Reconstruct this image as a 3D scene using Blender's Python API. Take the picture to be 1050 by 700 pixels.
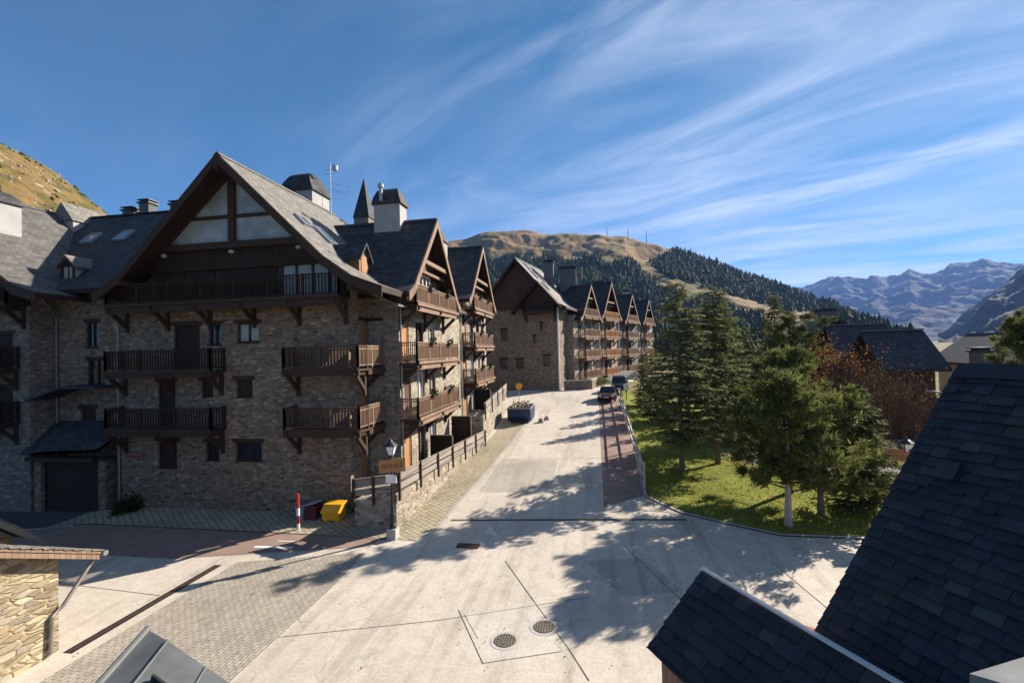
import bpy, bmesh, math, random
import numpy as np
from mathutils import Vector, Matrix

for o in list(bpy.data.objects): bpy.data.objects.remove(o)
C = bpy.context.scene.collection
scn = bpy.context.scene
rad = math.radians

# ------------------------------------------------------------------ camera
YAW, PIT, ROL, FPX = rad(-9.248), rad(1.116), rad(-1.485), 486.6
CAMZ = 7.6
cy, sy, cp, sp, cr, sr = math.cos(YAW), math.sin(YAW), math.cos(PIT), math.sin(PIT), math.cos(ROL), math.sin(ROL)
fw = Vector((sy*cp, cy*cp, sp)); r0 = Vector((cy, -sy, 0)); u0 = r0.cross(fw)
rt = cr*r0 + sr*u0; up = -sr*r0 + cr*u0
cam_d = bpy.data.cameras.new('camera'); cam = bpy.data.objects.new('camera', cam_d); C.objects.link(cam)
cam_d.sensor_width = 36; cam_d.lens = FPX/1050*36; cam_d.clip_start = 0.1; cam_d.clip_end = 60000
cam.matrix_world = Matrix(((rt.x, up.x, -fw.x, 0), (rt.y, up.y, -fw.y, 0), (rt.z, up.z, -fw.z, CAMZ), (0, 0, 0, 1)))
scn.camera = cam

# ------------------------------------------------------------------ sun and sky
SUN_AZ, SUN_EL = rad(48), rad(28.5)
sd = Vector((math.sin(SUN_AZ)*math.cos(SUN_EL), math.cos(SUN_AZ)*math.cos(SUN_EL), math.sin(SUN_EL)))
sun_d = bpy.data.lights.new('sun', 'SUN'); sun = bpy.data.objects.new('sun', sun_d); C.objects.link(sun)
sun_d.energy = 5.0; sun_d.angle = rad(0.5); sun_d.color = (1.0, 0.90, 0.77)
sun.rotation_euler = sd.to_track_quat('Z', 'Y').to_euler()
W = bpy.data.worlds.new('World'); scn.world = W; W.use_nodes = True
nt = W.node_tree; nt.nodes.clear()
def wn(t, **k):
    n = nt.nodes.new(t)
    for a, b in k.items(): setattr(n, a, b)
    return n
def wl(a, b): nt.links.new(a, b)
sky = wn('ShaderNodeTexSky', sky_type='NISHITA', sun_disc=False, sun_elevation=SUN_EL, sun_rotation=SUN_AZ)
sky.altitude = 2600; sky.air_density = 0.55; sky.dust_density = 0.35; sky.ozone_density = 3.5
bg = wn('ShaderNodeBackground'); bg.inputs[1].default_value = 0.05
out = wn('ShaderNodeOutputWorld')
# thin cirrus: streaks on a flat cloud sheet seen in perspective
tc = wn('ShaderNodeTexCoord'); sep = wn('ShaderNodeSeparateXYZ'); wl(tc.outputs['Generated'], sep.inputs[0])
def wm(op, a, b=None, c=None):
    n = wn('ShaderNodeMath', operation=op)
    for i, v in enumerate((a, b, c)):
        if v is None: continue
        if isinstance(v, (int, float)): n.inputs[i].default_value = v
        else: wl(v, n.inputs[i])
    return n.outputs[0]
zc = wm('ADD', wm('MAXIMUM', sep.outputs[2], 0.0), 0.10)
px, py = wm('DIVIDE', sep.outputs[0], zc), wm('DIVIDE', sep.outputs[1], zc)
cmb = wn('ShaderNodeCombineXYZ'); wl(px, cmb.inputs[0]); wl(py, cmb.inputs[1])
def cloud(rot, sx, syy, scale, lo, hi, det, seed, dist=0.6):
    mp = wn('ShaderNodeMapping'); mp.inputs['Rotation'].default_value = (0, 0, rot); mp.inputs['Location'].default_value = (seed, seed*.7, 0)
    wl(cmb.outputs[0], mp.inputs[0])
    mp2 = wn('ShaderNodeMapping'); mp2.inputs['Scale'].default_value = (sx, syy, 1); wl(mp.outputs[0], mp2.inputs[0])
    nz = wn('ShaderNodeTexNoise'); nz.inputs['Scale'].default_value = scale; nz.inputs['Detail'].default_value = det
    nz.inputs['Roughness'].default_value = 0.62; nz.inputs['Distortion'].default_value = dist
    wl(mp2.outputs[0], nz.inputs['Vector'])
    mr = wn('ShaderNodeMapRange', interpolation_type='SMOOTHSTEP'); wl(nz.outputs[0], mr.inputs[0])
    mr.inputs[1].default_value = lo; mr.inputs[2].default_value = hi
    return mr.outputs[0]
streak = cloud(rad(28), 0.55, 1.55, 1.35, 0.30, 0.88, 10, 3.1, 1.1)
broad = cloud(rad(25), 0.5, 0.9, 0.62, 0.22, 0.58, 5, 8.4, 1.0)
# clouds gather towards the south-east (right of the view)
side = wn('ShaderNodeMapRange', interpolation_type='SMOOTHSTEP'); 
dotn = wm('ADD', wm('MULTIPLY', sep.outputs[0], 0.93), wm('MULTIPLY', sep.outputs[1], 0.37)); wl(dotn, side.inputs[0])
side.inputs[1].default_value = -0.35; side.inputs[2].default_value = 0.75; side.inputs[3].default_value = 0.12; side.inputs[4].default_value = 1.0
veil = cloud(rad(20), .5, .8, .9, 0.25, 0.75, 6, 5.5, 1.2)
cl = wm('MULTIPLY', wm('ADD', wm('MULTIPLY', streak, broad), wm('MULTIPLY', veil, .28)), side.outputs[0])
cl = wm('MINIMUM', wm('MULTIPLY', cl, 1.05), 0.85)
mixc = wn('ShaderNodeMix', data_type='RGBA'); wl(cl, mixc.inputs[0]); hs = wn('ShaderNodeHueSaturation'); hs.inputs['Saturation'].default_value = 1.28; hs.inputs['Hue'].default_value = .474; wl(sky.outputs[0], hs.inputs['Color']); wl(hs.outputs[0], mixc.inputs[6])
mixc.inputs[7].default_value = (6.6, 7.1, 8.0, 1)
wl(mixc.outputs[2], bg.inputs[0]); wl(bg.outputs[0], out.inputs[0])
scn.render.engine = 'CYCLES'
scn.view_settings.view_transform = 'Standard'; scn.view_settings.look = 'None'
scn.view_settings.exposure = 1.52; scn.view_settings.gamma = 1.0; scn.view_settings.use_curve_mapping = False
scn.cycles.max_bounces = 6; scn.cycles.diffuse_bounces = 3

# ------------------------------------------------------------------ helpers
def ray(x, y):
    return rt*((x-525)/FPX) + up*(-(y-350)/FPX) + fw
def at(x, y, X=None, Y=None, Z=None):          # pixel of the 1050x700 photo -> point on a world plane
    d = ray(x, y)
    t = X/d.x if X is not None else (Y/d.y if Y is not None else (Z-CAMZ)/d.z)
    return Vector((0, 0, CAMZ)) + d*t
def sstep(a, b, x):
    t = min(1, max(0, (x-a)/(b-a))); return t*t*(3-2*t)
def ramp(a, b, s, x):                           # integral of a smoothstep slope: level, then grade s
    if x < a: return 0
    L = b-a
    if x < b:
        t = (x-a)/L; return s*L*(t**3 - t**4/2)
    return s*(L/2 + x-b)
def gz(x, y):
    z = ramp(16, 23, .065, y) - ramp(55, 63, .05, y)
    z *= 1 - 0.75*sstep(1.5, 14, x)
    z -= 0.45*sstep(-23, -27, x)*sstep(14, 20, y)
    return z

class MB:
    def __init__(s): s.v = []; s.f = []; s.m = []; s.cur = 0
    def poly(s, pts):
        b = len(s.v); s.v += [Vector(p) for p in pts]; s.f.append(tuple(range(b, b+len(pts)))); s.m.append(s.cur)
    def box(s, x0, x1, y0, y1, z0, z1):
        s.obox(Vector((x0, y0, z0)), Vector((x1-x0, 0, 0)), Vector((0, y1-y0, 0)), Vector((0, 0, z1-z0)))
    def obox(s, o, a, b, c):
        o = Vector(o); a = Vector(a); b = Vector(b); c = Vector(c)
        if a.cross(b).dot(c) < 0: a, b = b, a
        k = len(s.v); s.v += [o, o+a, o+a+b, o+b, o+c, o+a+c, o+a+b+c, o+b+c]
        for q in ((3, 2, 1, 0), (4, 5, 6, 7), (0, 1, 5, 4), (1, 2, 6, 5), (2, 3, 7, 6), (3, 0, 4, 7)):
            s.f.append(tuple(k+i for i in q)); s.m.append(s.cur)
    def beam(s, p, q, w, h, upv=(0, 0, 1)):      # square bar from p to q, centred
        p = Vector(p); q = Vector(q); d = q-p; n = d.normalized(); u = Vector(upv)
        if abs(n.dot(u)) > .97: u = Vector((1, 0, 0))
        a = n.cross(u).normalized(); b = a.cross(n).normalized()
        s.obox(p - a*w/2 - b*h/2, d, a*w, b*h)
    def prism(s, pts, ext):                       # closed polygon extruded by a vector
        pts = [Vector(p) for p in pts]; ext = Vector(ext); n = len(pts)
        nn = Vector((0, 0, 0))
        for i in range(n): nn += pts[i].cross(pts[(i+1) % n])
        if nn.dot(ext) > 0: pts = pts[::-1]
        k = len(s.v); s.v += pts + [p+ext for p in pts]
        s.f.append(tuple(range(k, k+n))); s.m.append(s.cur)
        s.f.append(tuple(k+n+i for i in range(n-1, -1, -1))); s.m.append(s.cur)
        for i in range(n):
            j = (i+1) % n; s.f.append((k+j, k+i, k+n+i, k+n+j)); s.m.append(s.cur)
    def tube(s, path, r, seg=8, cap=True):
        path = [Vector(p) for p in path]; rs = r if isinstance(r, (list, tuple)) else [r]*len(path); k = len(s.v)
        for i, p in enumerate(path):
            d = (path[min(i+1, len(path)-1)] - path[max(i-1, 0)]).normalized()
            u = Vector((0, 0, 1)) if abs(d.z) < .95 else Vector((1, 0, 0))
            a = d.cross(u).normalized(); b = a.cross(d)
            for j in range(seg):
                t = 2*math.pi*j/seg; s.v.append(p + a*math.cos(t)*rs[i] - b*math.sin(t)*rs[i])
        for i in range(len(path)-1):
            for j in range(seg):
                j2 = (j+1) % seg
                s.f.append((k+i*seg+j, k+i*seg+j2, k+(i+1)*seg+j2, k+(i+1)*seg+j)); s.m.append(s.cur)
        if cap:
            s.f.append(tuple(k+j for j in range(seg-1, -1, -1))); s.m.append(s.cur)
            e = k+(len(path)-1)*seg; s.f.append(tuple(e+j for j in range(seg))); s.m.append(s.cur)
    def lathe(s, o, prof, seg=16):                # prof: (r, z) bottom to top
        o = Vector(o); s.tube([o+Vector((0, 0, z)) for r, z in prof], [max(r, .001) for r, z in prof], seg)
    def build(s, name, mats, parent=None, world=True, smooth=False):
        if not isinstance(mats, (list, tuple)): mats = [mats]
        inv = None
        if parent is not None and world:
            inv = INV[parent.name]
        vs = [inv @ v for v in s.v] if inv is not None else s.v
        me = bpy.data.meshes.new(name); me.from_pydata([tuple(v) for v in vs], [], s.f)
        for m in mats: me.materials.append(m)
        me.polygons.foreach_set('material_index', s.m)
        uv = me.uv_layers.new(name='uv'); dat = np.zeros((len(me.loops), 2), dtype=np.float32)
        for p in me.polygons:
            n = p.normal
            if abs(n.z) > .985: a, b = Vector((1, 0, 0)), Vector((0, 1, 0))
            else:
                a = Vector((-n.y, n.x, 0)).normalized(); b = n.cross(a)
            for li in p.loop_indices:
                c = vs[me.loops[li].vertex_index]; dat[li] = (a.dot(c), b.dot(c))
        uv.data.foreach_set('uv', dat.ravel())
        if smooth:
            me.polygons.foreach_set('use_smooth', [True]*len(me.polygons))
        o = bpy.data.objects.new(name, me); C.objects.link(o)
        if parent is not None:
            o.parent = parent; INV[o.name] = INV[parent.name]
        else: INV[o.name] = Matrix.Identity(4)
        return o
INV = {}
def tag(o, label=None, cat=None, group=None, kind=None):
    if label: o['label'] = label
    if cat: o['category'] = cat
    if group: o['group'] = group
    if kind: o['kind'] = kind
    return o
def thing(name, label, cat, loc=(0, 0, 0), rz=0, group=None):
    o = bpy.data.objects.new(name, None); C.objects.link(o); o.empty_display_size = .2
    o.location = loc; o.rotation_euler = (0, 0, rz)
    INV[o.name] = (Matrix.Translation(loc) @ Matrix.Rotation(rz, 4, 'Z')).inverted()
    return tag(o, label, cat, group)
def copy_tree(o, parent=None):
    c = o.copy(); C.objects.link(c)
    if parent is not None: c.parent = parent
    for ch in list(o.children): copy_tree(ch, c)
    return c
class Fr:                                          # a wall frame: s along the wall, h up, d outward
    def __init__(f, o, u, n): f.o = Vector(o); f.u = Vector(u); f.n = Vector(n)
    def p(f, s, h, d=0): return f.o + f.u*s + f.n*d + Vector((0, 0, h))
    def box(f, mb, s0, s1, h0, h1, d0, d1):
        mb.obox(f.p(s0, h0, d0), f.u*(s1-s0), f.n*(d1-d0), Vector((0, 0, h1-h0)))
    def beam(f, mb, a, b, w, h): mb.beam(f.p(*a), f.p(*b), w, h)

# ------------------------------------------------------------------ materials
class NT:
    def __init__(s, name, rough=.8, spec=.3):
        s.m = bpy.data.materials.new(name); s.m.use_nodes = True; s.t = s.m.node_tree
        s.b = s.t.nodes['Principled BSDF']; s.b.inputs['Roughness'].default_value = rough
        s.b.inputs['Specular IOR Level'].default_value = spec
    def n(s, t, **k):
        x = s.t.nodes.new(t)
        for a, b in k.items(): setattr(x, a, b)
        return x
    def l(s, a, b): s.t.links.new(a, b)
    def uv(s, sc=(1, 1, 1), kind='UV', rot=0):
        c = s.n('ShaderNodeTexCoord'); m = s.n('ShaderNodeMapping'); m.inputs['Scale'].default_value = sc; m.inputs['Rotation'].default_value = (0, 0, rot)
        s.l(c.outputs[kind], m.inputs[0]); return m.outputs[0]
    def noise(s, vec, sc, det=4, ro=.6, dist=0):
        x = s.n('ShaderNodeTexNoise'); x.inputs['Scale'].default_value = sc; x.inputs['Detail'].default_value = det
        x.inputs['Roughness'].default_value = ro; x.inputs['Distortion'].default_value = dist; s.l(vec, x.inputs['Vector']); return x.outputs[0]
    def ramp(s, fac, stops):
        x = s.n('ShaderNodeValToRGB'); e = x.color_ramp.elements
        while len(e) < len(stops): e.new(.5)
        for i, (p, c) in enumerate(stops):
            e[i].position = p; e[i].color = (*c, 1) if len(c) == 3 else c
        s.l(fac, x.inputs[0]); return x.outputs[0]
    def mix(s, fac, a, b, mode='MIX'):
        x = s.n('ShaderNodeMix', data_type='RGBA', blend_type=mode)
        for i, v in ((0, fac), (6, a), (7, b)):
            if isinstance(v, (int, float)): x.inputs[i].default_value = v
            elif isinstance(v, tuple): x.inputs[i].default_value = (*v, 1)
            else: s.l(v, x.inputs[i])
        return x.outputs[2]
    def math(s, op, a, b=None):
        x = s.n('ShaderNodeMath', operation=op)
        for i, v in enumerate((a, b)):
            if v is None: continue
            if isinstance(v, (int, float)): x.inputs[i].default_value = v
            else: s.l(v, x.inputs[i])
        return x.outputs[0]
    def col(s, c):
        if isinstance(c, tuple): s.b.inputs['Base Color'].default_value = (*c, 1)
        else: s.l(c, s.b.inputs['Base Color'])
    def bump(s, h, st=.4, d=.02):
        x = s.n('ShaderNodeBump'); x.inputs['Strength'].default_value = st; x.inputs['Distance'].default_value = d
        s.l(h, x.inputs['Height']); s.l(x.outputs[0], s.b.inputs['Normal'])
def M_stone(name, w, h, cols, mortar, bump=.03, rnd=.85):
    k = NT(name, .9, .2)
    uvw = k.uv()
    wob = k.noise(uvw, 3.0, 3)
    add = k.n('ShaderNodeVectorMath', operation='MULTIPLY_ADD'); k.l(uvw, add.inputs[0]); add.inputs[1].default_value = (1/w, 1/h, 1)
    cv = k.n('ShaderNodeCombineXYZ'); k.l(k.math('MULTIPLY', wob, .35), cv.inputs[0]); k.l(k.math('MULTIPLY', wob, .6), cv.inputs[1]); k.l(cv.outputs[0], add.inputs[2])
    v = k.n('ShaderNodeTexVoronoi', feature='F1'); v.inputs['Randomness'].default_value = rnd; v.inputs['Scale'].default_value = 1; k.l(add.outputs[0], v.inputs['Vector'])
    e = k.n('ShaderNodeTexVoronoi', feature='DISTANCE_TO_EDGE'); e.inputs['Randomness'].default_value = rnd; e.inputs['Scale'].default_value = 1; k.l(add.outputs[0], e.inputs['Vector'])
    sx = k.n('ShaderNodeSeparateColor'); k.l(v.outputs['Color'], sx.inputs[0])
    base = k.ramp(sx.outputs[0], [(i/(len(cols)-1), c) for i, c in enumerate(cols)])
    tint = k.ramp(sx.outputs[1], [(0, (.6, .6, .6)), (1, (1.25, 1.25, 1.25))])
    base = k.mix(1.0, base, tint, 'MULTIPLY')
    fine = k.noise(k.uv(), 14, 5, .7)
    base = k.mix(.35, base, k.ramp(fine, [(.3, (.35, .35, .35)), (.7, (1, 1, 1))]), 'MULTIPLY')
    big = k.noise(k.uv(), .35, 4, .6)
    base = k.mix(.5, base, k.ramp(big, [(.35, (.55, .53, .5)), (.65, (1.05, 1.03, 1))]), 'MULTIPLY')
    ed = k.ramp(e.outputs[0], [(.02, (0, 0, 0)), (.11, (1, 1, 1))])
    k.col(k.mix(ed, mortar, base))
    hgt = k.math('ADD', k.math('MULTIPLY', ed, .8), k.math('MULTIPLY', fine, .5))
    hgt = k.math('ADD', hgt, k.math('MULTIPLY', sx.outputs[2], .5))
    k.bump(hgt, .9, bump)
    return k.m
def M_slate(name, w=.32, h=.2, c1=(.085, .088, .095), c2=(.165, .165, .165), moss=0.0):
    k = NT(name, .7, .22)
    uvw = k.uv()
    b = k.n('ShaderNodeTexBrick', offset=.5, squash=1); k.l(uvw, b.inputs['Vector'])
    b.inputs['Scale'].default_value = 1; b.inputs['Brick Width'].default_value = w; b.inputs['Row Height'].default_value = h
    b.inputs['Mortar Size'].default_value = .008; b.inputs['Mortar Smooth'].default_value = .3; b.inputs['Bias'].default_value = 0
    b.inputs['Color1'].default_value = (*c1, 1); b.inputs['Color2'].default_value = (*c2, 1); b.inputs['Mortar'].default_value = (.02, .02, .022, 1)
    n1 = k.noise(uvw, 1.3, 5, .65); n2 = k.noise(uvw, 22, 3)
    c = k.mix(.55, b.outputs[0], k.ramp(n1, [(.3, (.5, .5, .52)), (.7, (1.15, 1.12, 1.08))]), 'MULTIPLY')
    c = k.mix(.3, c, k.ramp(n2, [(.3, (.5, .5, .5)), (.7, (1.2, 1.2, 1.2))]), 'MULTIPLY')
    k.col(c)
    # sawtooth over the courses so that each slate's lower edge stands proud
    sv = k.n('ShaderNodeSeparateXYZ'); k.l(uvw, sv.inputs[0])
    saw = k.math('SUBTRACT', 1.0, k.math('FRACT', k.math('DIVIDE', sv.outputs[1], h)))
    hh = k.math('ADD', k.math('MULTIPLY', saw, .6), k.math('MULTIPLY', b.outputs[1], -.6))
    hh = k.math('ADD', hh, k.math('MULTIPLY', n2, .35))
    k.bump(hh, .8, .02)
    return k.m
def M_wood(name, c1, c2, plank=.14, rough=.7, vert=True, gap=True):
    k = NT(name, rough, .25)
    uvw = k.uv()
    g = k.uv((9, .6, 1) if vert else (.6, 9, 1))
    n1 = k.noise(g, 3.2, 6, .65, .4); n2 = k.noise(uvw, .8, 3)
    c = k.mix(n1, c1, c2)
    c = k.mix(.5, c, k.ramp(n2, [(.3, (.55, .55, .55)), (.7, (1.2, 1.2, 1.2))]), 'MULTIPLY')
    if gap:
        sv = k.n('ShaderNodeSeparateXYZ'); k.l(uvw, sv.inputs[0])
        q = k.math('DIVIDE', sv.outputs[0 if vert else 1], plank)
        fr = k.math('FRACT', q); wn_ = k.n('ShaderNodeTexWhiteNoise', noise_dimensions='1D'); k.l(k.math('FLOOR', q), wn_.inputs['W'])
        c = k.mix(.5, c, k.ramp(wn_.outputs[0], [(0, (.6, .6, .6)), (1, (1.25, 1.25, 1.25))]), 'MULTIPLY')
        edge = k.math('GREATER_THAN', k.math('ABSOLUTE', k.math('SUBTRACT', fr, .5)), .46)
        c = k.mix(k.math('MULTIPLY', edge, .75), c, (.01, .007, .005))
        k.bump(k.math('SUBTRACT', k.math('MULTIPLY', n1, .3), edge), .6, .012)
    else: k.bump(n1, .3, .006)
    k.col(c); return k.m
def M_plain(name, c, rough=.6, spec=.4, metal=0, var=.35, sc=3.0, bump=.15):
    k = NT(name, rough, spec); k.b.inputs['Metallic'].default_value = metal
    n = k.noise(k.uv(kind='Object'), sc, 6, .65)
    lo, hi = tuple(x*(1-var) for x in c), tuple(min(1, x*(1+var*.7)) for x in c)
    k.col(k.ramp(n, [(.28, lo), (.72, hi)]))
    if bump: k.bump(k.noise(k.uv(kind='Object'), sc*8, 4), bump, .01)
    return k.m
def M_glass(name, c=(.02, .025, .03), rough=.06):
    k = NT(name, rough, .6); n = k.noise(k.uv(kind='Object'), .9, 2)
    k.col(k.ramp(n, [(.3, tuple(x*.6 for x in c)), (.7, tuple(x*1.3 for x in c))])); k.bump(n, .06, .02); return k.m
def M_concrete(name, c=(.545, .488, .412)):
    k = NT(name, .85, .25); o = k.uv(kind='Object')
    n1 = k.noise(o, .16, 6, .62, .3); n2 = k.noise(o, 1.9, 5, .7); n3 = k.noise(o, 11, 5, .75)
    cc = k.ramp(n1, [(.3, tuple(x*.80 for x in c)), (.5, c), (.72, tuple(x*1.10 for x in c))])
    cc = k.mix(.55, cc, k.ramp(n2, [(.32, (.74, .73, .71)), (.6, (1.02, 1.02, 1.02))]), 'MULTIPLY')
    cc = k.mix(.5, cc, k.ramp(n3, [(.35, (.66, .65, .64)), (.62, (1.1, 1.1, 1.1))]), 'MULTIPLY')
    # hairline cracks and old water runs
    v = k.n('ShaderNodeTexVoronoi', feature='DISTANCE_TO_EDGE'); v.inputs['Scale'].default_value = .17
    dv = k.n('ShaderNodeVectorMath', operation='ADD'); k.l(o, dv.inputs[0])
    cvv = k.n('ShaderNodeTexNoise'); cvv.inputs['Scale'].default_value = .5; cvv.inputs['Detail'].default_value = 6; k.l(o, cvv.inputs['Vector'])
    sc = k.n('ShaderNodeVectorMath', operation='SCALE'); k.l(cvv.outputs['Color'], sc.inputs[0]); sc.inputs['Scale'].default_value = 3.0
    k.l(sc.outputs[0], dv.inputs[1]); k.l(dv.outputs[0], v.inputs['Vector'])
    crack = k.ramp(v.outputs[0], [(.0, (.6, .58, .56)), (.003, (1, 1, 1))])
    cc = k.mix(.75, cc, crack, 'MULTIPLY')
    # pale aggregate showing in clumps
    sp = k.n('ShaderNodeTexVoronoi', feature='F1'); sp.inputs['Scale'].default_value = 9; k.l(o, sp.inputs['Vector'])
    cc = k.mix(k.math('MULTIPLY', k.math('LESS_THAN', sp.outputs[0], .13), .35), cc, (.62, .6, .56))
    tr = k.noise(k.uv((1.5, .09, 1), 'Object', rad(-6)), 1.2, 5, .6)
    cc = k.mix(.55, cc, k.ramp(tr, [(.36, (.66, .64, .62)), (.5, (1, 1, 1))]), 'MULTIPLY')
    sp2 = k.noise(o, .75, 3, .5); sp3 = k.noise(o, 6, 4, .7)
    oil = k.math('MULTIPLY', k.ramp(sp2, [(.64, (0, 0, 0)), (.72, (1, 1, 1))]), k.ramp(sp3, [(.4, (0, 0, 0)), (.6, (1, 1, 1))]))
    cc = k.mix(k.math('MULTIPLY', oil, .4), cc, (.16, .145, .125))
    k.col(cc); k.bump(k.math('ADD', n3, k.math('MULTIPLY', n2, 1.2)), .35, .012); return k.m
def M_pavers(name, c1, c2, joint, w=.2, h=.1, ms=.012, rot=0, offset=.5):
    k = NT(name, .85, .25); o = k.uv(kind='Object', rot=rot)
    b = k.n('ShaderNodeTexBrick', offset=offset); k.l(o, b.inputs['Vector']); b.inputs['Scale'].default_value = 1
    b.inputs['Brick Width'].default_value = w; b.inputs['Row Height'].default_value = h; b.inputs['Mortar Size'].default_value = ms; b.inputs['Mortar Smooth'].default_value = .4
    b.inputs['Color1'].default_value = (*c1, 1); b.inputs['Color2'].default_value = (*c2, 1); b.inputs['Mortar'].default_value = (*joint, 1)
    n1 = k.noise(o, .5, 5); n2 = k.noise(o, 8, 5, .7)
    c = k.mix(.6, b.outputs[0], k.ramp(n1, [(.3, (.68, .68, .66)), (.7, (1.1, 1.1, 1.1))]), 'MULTIPLY')
    c = k.mix(.5, c, k.ramp(n2, [(.3, (.65, .65, .62)), (.65, (1.1, 1.1, 1.1))]), 'MULTIPLY')
    k.col(c); k.bump(k.math('ADD', k.math('MULTIPLY', b.outputs[1], -1), k.math('MULTIPLY', n2, .3)), .6, .015); return k.m
def M_grass(name, cols, sc=.5):
    k = NT(name, .95, .1); o = k.uv(kind='Object')
    n1 = k.noise(o, sc, 6, .65); n2 = k.noise(o, sc*14, 4, .7)
    c = k.ramp(n1, [(.28+.44*i/(len(cols)-1), x) for i, x in enumerate(cols)])
    c = k.mix(.6, c, k.ramp(n2, [(.3, (.45, .45, .45)), (.68, (1.2, 1.2, 1.2))]), 'MULTIPLY')
    k.col(c); k.bump(n2, .8, .05); return k.m
def M_leaf(name, c1, c2, trans=.25):
    k = NT(name, .8, .06); g = k.n('ShaderNodeNewGeometry'); oi = k.n('ShaderNodeObjectInfo')
    n = k.noise(k.uv(kind='Object'), 1.6, 3)
    f = k.math('ADD', k.math('MULTIPLY', g.outputs['Random Per Island'], .65), k.math('MULTIPLY', n, .35))
    c = k.mix(f, c1, c2)
    c = k.mix(.4, c, k.ramp(oi.outputs['Random'], [(0, (.75, .8, .75)), (1, (1.2, 1.15, 1.05))]), 'MULTIPLY')
    k.col(c)
    tr = k.n('ShaderNodeBsdfTranslucent'); k.l(c, tr.inputs[0]); mx = k.n('ShaderNodeMixShader'); mx.inputs[0].default_value = trans
    k.l(k.b.outputs[0], mx.inputs[1]); k.l(tr.outputs[0], mx.inputs[2])
    k.l(mx.outputs[0], k.t.nodes['Material Output'].inputs[0]); return k.m
STONE = M_stone('stone_rubble', .27, .11, [(0.184, 0.135, 0.096), (0.293, 0.215, 0.152), (0.359, 0.275, 0.202), (0.456, 0.350, 0.248)], (0.228, 0.175, 0.128))
STONE_G = M_stone('stone_grey', .29, .12, [(0.174, 0.145, 0.120), (0.261, 0.220, 0.180), (0.326, 0.275, 0.226), (0.413, 0.345, 0.276)], (0.217, 0.180, 0.148))
STONE_L = M_stone('stone_buff', .40, .13, [(.28, .21, .12), (.42, .34, .21), (.52, .44, .29), (.34, .31, .26)], (.33, .27, .18), .04)
STONE_T = M_stone('stone_terrace', .36, .17, [(.25, .20, .14), (.38, .33, .25), (.46, .41, .33), (.31, .27, .21)], (.34, .30, .24))
SLATE = M_slate('slate', .32, .2, (.034, .036, .042), (.072, .073, .076))  # colour darkened for slopes in shade; sunlit slopes take a paler copy
SLATE_LIT = M_slate('slate_sunlit', .34, .22, (.17, .16, .142), (.26, .243, .215))  # paler copy of the slate, sunlight put into its colour
SLATE_N0 = M_slate('slate_old', .3, .24, (.022, .025, .031), (.058, .060, .066))
def M_slates():
    k = NT('slate_hand_cut', .66, .2); g = k.n('ShaderNodeNewGeometry'); o = k.uv()
    c = k.ramp(g.outputs['Random Per Island'], [(0, (.022, .026, .033)), (.5, (.030, .034, .042)), (.86, (.040, .044, .051)), (.95, (.058, .061, .065)), (1, (.045, .041, .038))])
    n1 = k.noise(o, 1.1, 6, .7); n2 = k.noise(o, 9, 6, .75); n3 = k.noise(o, 28, 4, .7)
    c = k.mix(.6, c, k.ramp(n2, [(.3, (.5, .5, .52)), (.7, (1.35, 1.33, 1.3))]), 'MULTIPLY')
    li = k.math('MULTIPLY', k.ramp(n3, [(.6, (0, 0, 0)), (.68, (1, 1, 1))]), k.ramp(n1, [(.48, (0, 0, 0)), (.68, (1, 1, 1))]))
    c = k.mix(k.math('MULTIPLY', li, .55), c, (.12, .12, .095)); k.col(c); k.bump(k.math('ADD', n2, k.math('MULTIPLY', n3, .4)), .7, .012); return k.m
WOOD_D = M_wood('wood_dark', (.022, .012, .007), (.055, .030, .017))
WOOD_B = M_wood('wood_beam', (.03, .017, .010), (.075, .042, .025), gap=False)
WOOD_G = M_wood('wood_weathered', (.18, .108, .07), (.31, .205, .135), .13)
WOOD_O = M_wood('wood_orange', (.33, .15, .055), (.50, .26, .11), .12)
WOOD_R = M_wood('wood_reddish', (.07, .032, .018), (.12, .06, .035), .16)
WOOD_F = M_wood('wood_fence', (.22, .19, .16), (.36, .32, .27), .5, vert=False)
WOOD_S = M_wood('wood_sign', (.35, .17, .06), (.48, .26, .10), .5, gap=False, vert=False)
RENDER_W = M_plain('white_render', (.36, .355, .34), .9, .2, 0, .15, 1.5, .3)
RENDER_G = M_plain('grey_render', (.13, .13, .13), .9, .2, 0, .2, 1.2, .3)
ZINC = M_plain('zinc', (.34, .36, .38), .42, .5, .55, .25, 1.6, .1)
LEAD = M_plain('dark_metal', (.035, .035, .038), .5, .5, .3, .3)
COPPER = M_plain('gutter', (.30, .27, .24), .45, .5, .5, .25)
RUST = M_plain('rusty_steel', (.10, .055, .03), .8, .3, .3, .5, 6)
GLASS = M_glass('window_glass'); GLASS_S = M_glass('skylight_glass', (.16, .20, .24), .1)
CURTAIN = M_plain('curtained_glass', (.29, .29, .24), .25, .6, 0, .12, .8, .05)
GLAZE = M_glass('gable_glass', (.30, .30, .27), .25)
WHITE = M_plain('white_paint', (.8, .79, .76), .5, .4, 0, .06)
CONC = M_concrete('concrete'); CONC_K = M_concrete('kerb_concrete', (.46, .44, .40))
JOINT = M_plain('joint_tar', (.10, .09, .08), .9, .2, 0, .5, .8)

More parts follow.
